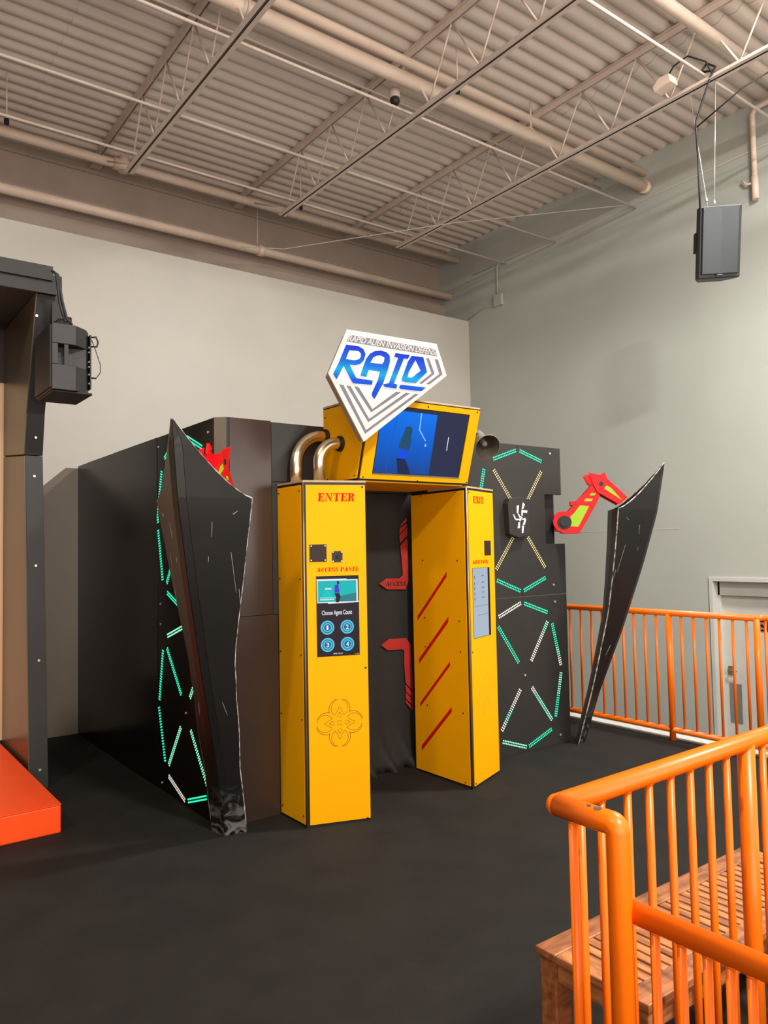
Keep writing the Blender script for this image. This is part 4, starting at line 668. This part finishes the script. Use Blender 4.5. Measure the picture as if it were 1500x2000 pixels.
for i in range(8): mb.prism([(0.005, 0.07+i*0.011), (0.055, 0.07+i*0.011), (0.055, 0.073+i*0.011), (0.005, 0.073+i*0.011)], 0.004, 0.0043, TV_T)
mb.prism([(-0.27, 0.07), (-0.262, 0.07), (-0.235, 0.44), (-0.24, 0.44)], 0.004, 0.0042, TV_T)
mb.build('picture_detail', M['scr_arm'], tv)
# curved steel pipes
for y, bxp, fx, fz in ((4.17, 2.425, 2.66, 2.362), (4.05, 2.522, 2.66, 2.296)):
    pts = [(bxp, y, PZ+0.01)]; R = fx-bxp-0.02; zc = fz-R
    pts += [(bxp+R-R*cos(radians(a_)), y+(0.03*a_/90 if y > 4.1 else -0.02*a_/90), zc+R*sin(radians(a_))) for a_ in range(0, 91, 10)]
    ye = pts[-1][1]; pts.append((fx+0.01, ye, fz))
    pp = MB().tube(pts, 0.036, 24).build('exhaust_pipe', M['chrome'], gate)
    MB().lathe([(0.036, 0), (0.048, 0.0), (0.050, 0.006), (0.050, 0.014), (0.036, 0.018)], (fx-0.002, ye, fz), (1, 0, 0)).build('rubber_collar', M['black_m'], pp)
# horn loudspeaker
t = thing('horn_speaker', (3.62, 3.9, 2.45), 'grey horn loudspeaker on right side of the yellow head box', 'loudspeaker')
ax_ = (Vector((-0.29, -0.72, -0.45))).normalized(); Oh = Vector((3.767, 3.82, 2.322))-ax_*0.158
MB().lathe([(0.0, -0.07), (0.042, -0.07), (0.046, -0.03), (0.042, 0.0), (0.046, 0.05), (0.058, 0.10), (0.078, 0.14), (0.090, 0.155), (0.093, 0.160), (0.090, 0.161)], Oh, ax_).build('horn_bell', M['horngrey'], t)
MB().lathe([(0.0, 0.112), (0.016, 0.112), (0.020, 0.10), (0.022, 0.045)], Oh, ax_).build('horn_centre', M['horngrey'], t)
MB().lathe([(0.0898, 0.1605), (0.076, 0.139), (0.056, 0.099), (0.040, 0.052), (0.0, 0.045)], Oh, ax_).build('horn_throat', M['horndark'], t)
MB().tube([(3.598, 3.92, 2.47), (3.64, 3.90, 2.47), Oh+Vector((0, 0, 0.03))], 0.012, 10).build('bracket', M['horngrey'], t)
# small status light box between sign and head
MB().box(2.672, 2.68, 3.90, 3.95, 2.455, 2.475).build('status_light', M['black_m'], gate)
# ================================================================== DOOR CURTAIN inside the gate
def cloth(x0, x1, yy, z0, z1, nx=60, nz=40, amp=0.006):
    v = []; 
    for j in range(nz+1):
        for i in range(nx+1):
            x = x0+(x1-x0)*i/nx; z = z0+(z1-z0)*j/nz; k = max(0, 1-(z-z0)/0.35)**2
            v.append((x, yy+amp*sin(x*23)*0.5+k*(0.035*sin(x*31+z*20)+0.02*sin(x*70+3*z*9))-0.05*k, z))
    return v, [(j*(nx+1)+i, j*(nx+1)+i+1, (j+1)*(nx+1)+i+1, (j+1)*(nx+1)+i) for j in range(nz) for i in range(nx)]
t = thing('door_curtain', (3.14, 4.5, 0), 'black fabric curtain with red ACCESS arrows inside the yellow gate', 'curtain')
mb = MB(); v, f_ = cloth(2.60, 3.70, 4.53, 0.005, 2.2); mb.add(v, f_, True); mb.build('fabric', M['curtain'], t, solid=0.003)
TK = frame((3.14, 4.512, 0), (1, 0, 0), (0, 0, 1)); K_ = 4.512/4.44
sc_ = lambda pts: [((3.14+p[0])*K_-3.14, 1.62+(p[1]-1.62)*K_) for p in pts]
mb = MB().prism(sc_(AR['a']), 0, 0.002, TK)
for p in AR['a2']: mb.prism(sc_(p), 0, 0.002, TK)
ar = mb.build('access_arrow', M['arrow'], t)
stencil('access_lettering', 'ACCESS', TK, *sc_(AR['acc'])[:2], sc_(AR['acc'])[2], M['black_m'], ar, off=0.002)
mb = MB().prism(sc_(AR['b']), 0, 0.002, TK)
for p in AR['b2']: mb.prism(sc_(p), 0, 0.002, TK)
mb.build('lower_arrow', M['arrow'], t)
MB().box(2.66, 3.61, 4.436, 4.56, 2.03, 2.20).build('curtain_leak_block', M['black_m'], t)  # added black box, blocks the light leak above the curtain

# ================================================================== SIGN
t = thing('logo_sign', (2.8, 3.66, 2.25), 'white diamond shaped RAID sign with glowing blue letters above the gate', 'sign')
SG = frame((2.8, 3.6, 2.6), (1, 0, 0), (0, 0, 1))
ins = [(p[0]*0.95+0.002, p[1]*0.95-0.003) for p in SIGN['outer']]
MB().prism(ins, -0.075, -0.012, SG).build('sign_body', M['signbody'], t, bevel=0.002)
MB().prism(SIGN['outer'], -0.012, 0.0, SG).build('sign_face', M['signface'], t, bevel=0.0015)
MB().prism(SIGN['band'], 0, 0.0008, SG).build('title_band', M['edgegrey'], t)
tb = SIGN['textbase']
text_mesh('title_lettering', 'RAPID ALIEN INVASION DEFENSE', SG, (tb[0][0], 0.226), (tb[1][0], 0.2345), (tb[2][0], 0.2625), M['signface'], t, 0.001, 0.0008, 0.004)
def grow(pts, d):
    if sum(pts[i][0]*pts[(i+1)%len(pts)][1]-pts[(i+1)%len(pts)][0]*pts[i][1] for i in range(len(pts))) < 0: pts = pts[::-1]
    n = len(pts); out_ = []
    for i in range(n):
        a_ = Vector(pts[i-1]); b_ = Vector(pts[i]); c_ = Vector(pts[(i+1) % n]); e1 = (b_-a_).normalized(); e2 = (c_-b_).normalized()
        n1 = Vector((e1.y, -e1.x)); n2 = Vector((e2.y, -e2.x)); bb = (n1+n2); bb = bb/max(0.5, bb.length_squared)*2
        q = b_+bb*d*0.5*min(2, 1) ; out_.append((q.x, q.y))
    return out_
for g_ in SIGN['gro']:
    go_ = MB().prism(g_, 0, 0.0008, SG).build('chevron_groove', M['groove'], t)
for g_ in SIGN['glow']: MB().prism(g_, 0, 0.001, SG).build('lit_window', M['glow'], t)
for nm, k, hole in (('letter_r', 'R', 'Rc'), ('letter_a', 'A', 'Ac'), ('letter_i', 'I', None), ('letter_d', 'D', 'Dc'), ('letter_bar', 'bar', None)):
    MB().prism(grow(SIGN[k], 0.008), 0, 0.0016, SG).build('letter_outline', M['halo'], t)
    L_ = MB().prism(SIGN[k], 0, 0.005, SG).build(nm, M['letter_blue'], t)
    if hole:
        MB().prism(SIGN[hole], 0.004, 0.0056, SG).build('letter_outline', M['signface'], L_)
        if k != 'X':
            inner = [(p[0]*0.45+sum(q[0] for q in SIGN[hole])/len(SIGN[hole])*0.55, p[1]*0.45+sum(q[1] for q in SIGN[hole])/len(SIGN[hole])*0.55) for p in SIGN[hole]]
            MB().prism(inner, 0.0056, 0.0062, SG).build('lit_window', M['glow'], L_)
MB().box(2.74, 2.80, 3.674, 3.712, 2.49, 2.53).build('mounting_bracket', M['black_m'], t)

# ================================================================== CLAW LEGS
RID = [(0.0, 0.03), (0.41, 0.16), (0.92, 0.36), (1.46, 0.545), (1.88, 0.67), (2.29, 0.742)]
WNG = [(0.0, -0.03, .10), (0.43, 0.09, .10), (0.84, 0.185, .12), (1.06, 0.234, .14), (1.35, 0.27, .175), (1.64, 0.30, .22), (1.91, 0.322, .275)]
def ip(tab, z, k=1):
    for a_, b_ in zip(tab, tab[1:]):
        if z <= b_[0]: f0 = (z-a_[0])/(b_[0]-a_[0]); return a_[k]+(b_[k]-a_[k])*f0
    return tab[-1][k]
def leg(P0, dx, dy, side, label):
    D = Vector((dx, dy, 0)).normalized(); N = Vector((-dy, dx, 0)).normalized()*side
    pt = lambda s_, n_, z_: Vector(P0)+D*s_+N*n_+Vector((0, 0, z_))
    t = thing('robot_leg', P0, label, 'robot leg', 'robot claw legs')
    zs = [0.0]+[0.1*i for i in range(1, 20)]+[1.91]
    rowsz = []
    for z in zs: rowsz.append((z, ip(RID, z), ip(WNG, z)))
    for j in range(1, 13):
        g_ = j/12; rowsz.append((1.91+0.38*g_**1.35, ip(RID, 1.91+0.38*g_**1.35), 0.322+0.42*g_))
    def wid(z, s0, sw): r_ = ip([(0, 1.7), (0.4, 1.35), (0.8, 0.86), (1.0, 0.76), (3, 0.76)], z); return max(0.0, r_*(s0-sw))
    for sg_, nm in ((1, 'claw_wing'), (-1, 'claw_wing')):
        fa, ch = [], []
        for z, s0, sw in rowsz:
            w = wid(z, s0, sw); k_ = min(1.0, (s0-sw)/0.06)
            a1 = pt(s0-0.022*k_, sg_*min(0.034*k_, w*0.5), z); fa += [pt(s0, 0, z), a1]; ch += [a1, pt(sw, sg_*w, z)]
        n_ = len(rowsz); mb = MB()
        mb.add(fa, [(2*j, 2*j+1, 2*j+3, 2*j+2) for j in range(n_-1)]); mb.add(ch, [(2*j, 2*j+1, 2*j+3, 2*j+2) for j in range(n_-1)], True)
        cw_ = mb.build(nm, M['claw'], t, solid=0.01); es_ = cw_.modifiers.new('split', 'EDGE_SPLIT'); es_.split_angle = radians(32)
        MB().tube([ch[2*j+1] for j in range(n_)], 0.0055, 6).build('worn_edge', M['worn'], t)
    WN = lambda z: wid(z, ip(RID, z), ip(WNG, z))
    # back plate folded toward the enclosure
    v = []
    zb = [z for z in zs]
    for z in zb:
        sw, w = ip(WNG, z), WN(z); dp = 0.004+0.02*min(1, z/1.9)
        v += [pt(sw, w, z), pt(sw-dp, w*0.45, z), pt(sw-dp, -w*0.45, z), pt(sw, -w, z)]
    MB().add(v, [(4*j+k, 4*j+k+1, 4*j+k+5, 4*j+k+4) for j in range(len(zb)-1) for k in range(3)]).build('claw_back', M['black_m'], t, solid=0.006)
    # scuffed foot
    v = []
    # scratches on the outer cheek
    for (z0, e0, z1, e1) in ((1.78, .36, 1.70, .34), (1.62, .70, 1.40, .86), (1.60, .27, 1.57, .26), (1.84, .78, 1.82, .70), (0.80, .35, 0.72, .5), (1.42, .92, 1.34, .99)):
        for sg_ in (1, -1):
            pq = []
            for z, e in ((z0, e0), (z1, e1)):
                s0, sw, w = ip(RID, z), ip(WNG, z), WN(z); na = 0.034; sa = s0-0.022
                P_a = pt(sa+(sw-sa)*e, sg_*(na+(w-na)*e), z); nrm = (D*(w-na)+N*sg_*(sa-sw)).normalized(); pq.append(P_a+nrm*0.0055)
            MB().tube(pq, [0.0004, 0.0016], 5).build('scratch', M['scratch'], t)
    # arm: two red cheek plates with lime panels, joints as dark discs
    A0 = Vector(P0); TA = frame(A0+N*0.0, D, (0, 0, 1)); sgn = 1 if (TA.to_3x3() @ Vector((0, 0, 1))).dot(N) > 0 else -1
    for dpt, first in ((0.07, True), (-0.07, False)):
        dd = dpt; e_ = 0.008 if dpt > 0 else -0.008; se = lambda a_, b_: (min(a_*sgn, b_*sgn), max(a_*sgn, b_*sgn))
        u1 = MB().prism(ARM['up'], *se(dd-e_, dd), TA).build('upper_arm_plate', M['redplastic'], t, bevel=0.002)
        MB().prism(ARM['win'], *se(dd, dd+e_*0.15), TA).build('lime_panel', M['lime'], u1)
        MB().prism(ARM['win2'], *se(dd, dd+e_*0.15), TA).build('lime_panel', M['lime'], u1)
        MB().prism(ARM['win3'], *se(dd, dd+e_*0.15), TA).build('lime_panel', M['lime'], u1)
        MB().prism(disc(-0.085, 1.813, 0.058, 28), *se(dd, dd+e_*0.4), TA).build('pivot_disc', M['black_m'], u1)
        d2 = dd+e_*1.6
        u2_ = MB().prism(ARM['fore'], *se(d2-e_, d2), TA).build('forearm_plate', M['redplastic'], t, bevel=0.002)
        MB().prism(ARM['fwin'], *se(d2, d2+e_*0.15), TA).build('lime_panel', M['lime'], u2_)
        MB().prism(disc(0.2204, 2.125, 0.019, 16), *se(d2, d2+e_*0.2), TA).build('pivot_disc', M['black_m'], u2_)
    MB().prism([(p[0], p[1]) for p in [(-0.12, 1.78), (-0.03, 1.74), (0.03, 1.74), (0.10, 1.87), (0.185, 2.03), (0.14, 2.09), (-0.04, 1.89), (-0.12, 1.88)]], -0.062, 0.062, TA).build('arm_core', M['redplastic'], t, bevel=0.004)
    MB().prism([(0.15, 2.13), (0.25, 2.17), (0.40, 2.01), (0.345, 1.975), (0.19, 2.07)], -0.066, 0.066, TA).build('forearm_core', M['redplastic'], t, bevel=0.004)
    MB().prism(ARM['finb'], *((-0.06, -0.045)), TA).prism(ARM['finb'], 0.045, 0.06, TA).build('knee_fin', M['redplastic'], t)
    MB().prism(ARM['fint'], -0.008, 0.008, TA).build('knee_fin', M['redplastic'], t)
    MB().prism(ARM['fin'], -0.062, 0.062, TA).build('upper_arm_fin', M['redplastic'], t)
    MB().tube([A0+Vector((0, 0, 1.813))-D*0.085-N*0.085, A0+Vector((0, 0, 1.813))-D*0.085+N*0.085], 0.035, 20).build('pivot_axle', M['black_m'], t)
    MB().prism([(-0.16, 1.74), (-0.13, 1.74), (-0.13, 1.85), (-0.16, 1.85)], -0.05, 0.05, TA).build('mount_bracket', M['redplastic'], t)
    return t
leg((5.10, 4.17, 0), 1, -1, -1, 'right black claw leg with red and lime arm, leaning toward the far railing')
leg((1.93, 4.15, 0), -1, -1, 1, 'left black claw leg with chipped edges, standing before the left light panel')

# ================================================================== LEFT TOWER (training arch)
t = thing('training_arch', (1.27, 6.0, 0), 'tall dark arch column at left frame edge carrying a loudspeaker', 'arch')
FS = frame((0, 0, 0), (0, 1, 0), (0, 0, 1))
MB().prism([(5.77, 0), (6.72, 0), (6.72, 2.42), (5.96, 2.35)], 1.212, 1.33, FS).build('lower_column', M['black_t'], t, bevel=0.002)
MB().prism([(5.96, 2.354), (6.72, 2.424), (6.72, 3.46), (5.60, 3.46), (5.90, 2.65)], 1.212, 1.33, FS).build('upper_column', M['black_m'], t, bevel=0.002)
MB().prism([(5.775, 0), (6.715, 0), (6.715, 2.415), (5.965, 2.345)], 1.204, 1.212, FS).build('lower_cladding', M['olive_sheen'], t)
MB().prism([(5.965, 2.36), (6.715, 2.43), (6.715, 3.45), (5.605, 3.45), (5.905, 2.65)], 1.204, 1.212, FS).build('upper_cladding', M['olive_sheen'], t)
MB().box(-2.5, 1.33, 5.60, 6.8, 3.46, 3.50).build('roof_panel', M['black_m'], t)
MB().box(-2.5, 1.33, 5.56, 5.60, 3.44, 3.53).build('roof_beam', M['black_m'], t)
MB().box(-2.5, 1.30, 5.54, 5.60, 3.53, 3.63).build('roof_fascia', M['black_m'], t)
MB().box(1.31, 1.38, 5.62, 5.74, 3.16, 3.60).build('side_box', M['black_m'], t, bevel=0.005)
MB().prism(disc(1.352, 3.50, 0.021, 20), 0, 0.003, frame((0, 5.62, 0), (1, 0, 0), (0, 0, 1))).build('round_sticker', M['sticker'], t)
TB = frame((0, 5.76, 0), (1, 0, 0), (0, 0, 1))
for x, z, y in ((1.275, 0.13, 5.777), (1.28, 0.88, 5.838), (1.27, 1.55, 5.895), (1.27, 2.2, 5.948), (1.275, 2.48, 5.93), (1.28, 3.2, 5.69), (1.22, 3.3, 5.66)): screw(frame((0, y, 0), (1, 0, 0), (0, 0, 1)), x, z, t, 0.009, 'bolt', 'bolt', 0.006)
tag(MB().box(-2.5, 1.30, 6.722, 6.742, 0.17, 3.02).build('climbing_board', M['plyboard'], origin=(0, 6.7, 0.1)), 'pale plywood board behind the left arch at frame edge', 'board')
tag(MB().box(-2.5, 1.30, 6.722, 6.79, 3.022, 3.45).build('header_board', M['brown_and_sheen'], origin=(0, 6.8, 3.0)), 'dark red header board at top of the left arch', 'board')
t = thing('landing_mat', (0.2, 5.6, 0), 'orange vinyl landing mat at lower left on the black floor', 'mat')
mb = MB(); nx, ny = 40, 30; v = []
for j in range(ny+1):
    for i in range(nx+1):
        x = -1.6+(1.175+1.6)*i/nx; y = 4.79+(6.68-4.79)*j/ny; e = min(1, min(i, nx-i, j, ny-j)/1.5)
        v.append((x, y, 0.160+0.007*e+0.0035*e*sin(y*22+0.8*sin(x*5))*max(0, sin(x*1.7+y*2))))
mb.add(v, [(j*(nx+1)+i, j*(nx+1)+i+1, (j+1)*(nx+1)+i+1, (j+1)*(nx+1)+i) for j in range(ny) for i in range(nx)], True)
mb.build('top_cover', M['mat'], t)
MB().box(-1.6, 1.175, 4.79, 6.68, 0.0, 0.161).build('side_cover', M['mat'], t, bevel=0.008)
MB().tube([(-1.6, 4.79, 0.162), (1.172, 4.79, 0.162), (1.175, 4.795, 0.162), (1.175, 6.68, 0.162)], 0.0035, 6).build('seam', M['mat'], t)
# loudspeaker on the arch
t = thing('loudspeaker', (1.35, 5.4, 2.70), 'black loudspeaker mounted on the left arch column', 'loudspeaker')
SP = [(1.27, 2.755), (1.555, 2.77), (1.555, 3.20), (1.52, 3.225), (1.27, 3.235)]
def body(z0, z1, inset=0.0): return [(1.275, 5.46+inset), (1.43, 5.46+inset), (1.52, 5.53), (1.555, 5.60), (1.555, 5.75), (1.43, 5.90-inset), (1.275, 5.90-inset)]
mb = MB().prism(body(0, 0), 2.755, 2.93).prism(body(0, 0), 3.075, 3.215).prism(body(0, 0, 0.09), 2.93, 3.075)
mb.prism([(1.275, 5.46), (1.315, 5.46), (1.315, 5.55), (1.275, 5.55)], 2.93, 3.075)
mb.build('cabinet', M['speaker'], t, bevel=0.004)
MB().box(1.355, 1.385, 5.465, 5.485, 2.925, 3.08).build('handle_bar', M['black_t'], t, bevel=0.004)
MB().box(1.262, 1.276, 5.47, 5.89, 2.77, 3.20).build('grille', M['grille'], t)
MB().box(1.28, 1.55, 5.48, 5.88, 2.74, 2.756).build('base_cap', M['black_m'], t, bevel=0.006)
bp_ = MB().box(1.553, 1.562, 5.55, 5.80, 2.80, 3.19).build('connector_panel', M['black_m'], t)
for z in (2.835, 2.90, 2.955, 2.99, 3.06, 3.095): MB().box(1.545, 1.5635, 5.560, 5.60, z, z+0.011).build('panel_marking', M['grey'], bp_)
MB().tube([(1.42, 5.62, 3.21), (1.42, 5.62, 3.31)], 0.026, 14).ball((1.385, 5.62, 3.26), 0.05, 14, 10, (1, 0.6, 0.8)).build('mount_post', M['black_m'], t)
MB().tube([(1.42, 5.62, 3.27), (1.33, 5.62, 3.25)], 0.02, 10).build('mount_arm', M['black_m'], t)
MB().tube([(1.30, 5.55, 3.60), (1.33, 5.54, 3.58), (1.36, 5.54, 3.40), (1.39, 5.54, 3.28), (1.42, 5.52, 3.235)], 0.010, 8).tube([(1.29, 5.54, 3.60), (1.32, 5.53, 3.57), (1.34, 5.53, 3.38), (1.37, 5.53, 3.27), (1.38, 5.5, 3.24)], 0.008, 8).build('cable_bundle', M['black_m'], t)
MB().tube([(1.56, 5.58, 3.18), (1.60, 5.57, 3.185), (1.615, 5.57, 3.15), (1.605, 5.57, 3.115), (1.56, 5.57, 3.11)], 0.006, 8).build('power_lead', M['black_m'], t)
MB().tube([(1.57, 5.57, 3.16), (1.60, 5.57, 3.08), (1.63, 5.57, 2.99), (1.63, 5.57, 2.93), (1.60, 5.57, 2.885), (1.56, 5.57, 2.885)], 0.003, 8).build('signal_lead', M['grille'], t)
MB().tube([(1.56, 5.57, 2.885), (1.60, 5.57, 2.885)], 0.006, 8).build('lead_plug', M['black_m'], t)
for ch in [o for o in bpy.data.objects if o.type == 'MESH' and (o.parent == t or (o.parent and o.parent.parent == t))]:
    for v_ in ch.data.vertices:
        c_ = v_.co; v_.co = Vector((c_.x*0.96, c_.y-0.22, 1.62+(c_.z-1.62)*0.96))
MB().tube([(1.34, 5.50, 3.14), (1.32, 5.70, 3.16)], 0.02, 10).build('wall_arm', M['black_m'], t)
# floor scuffs: tiny pale bits on the black floor
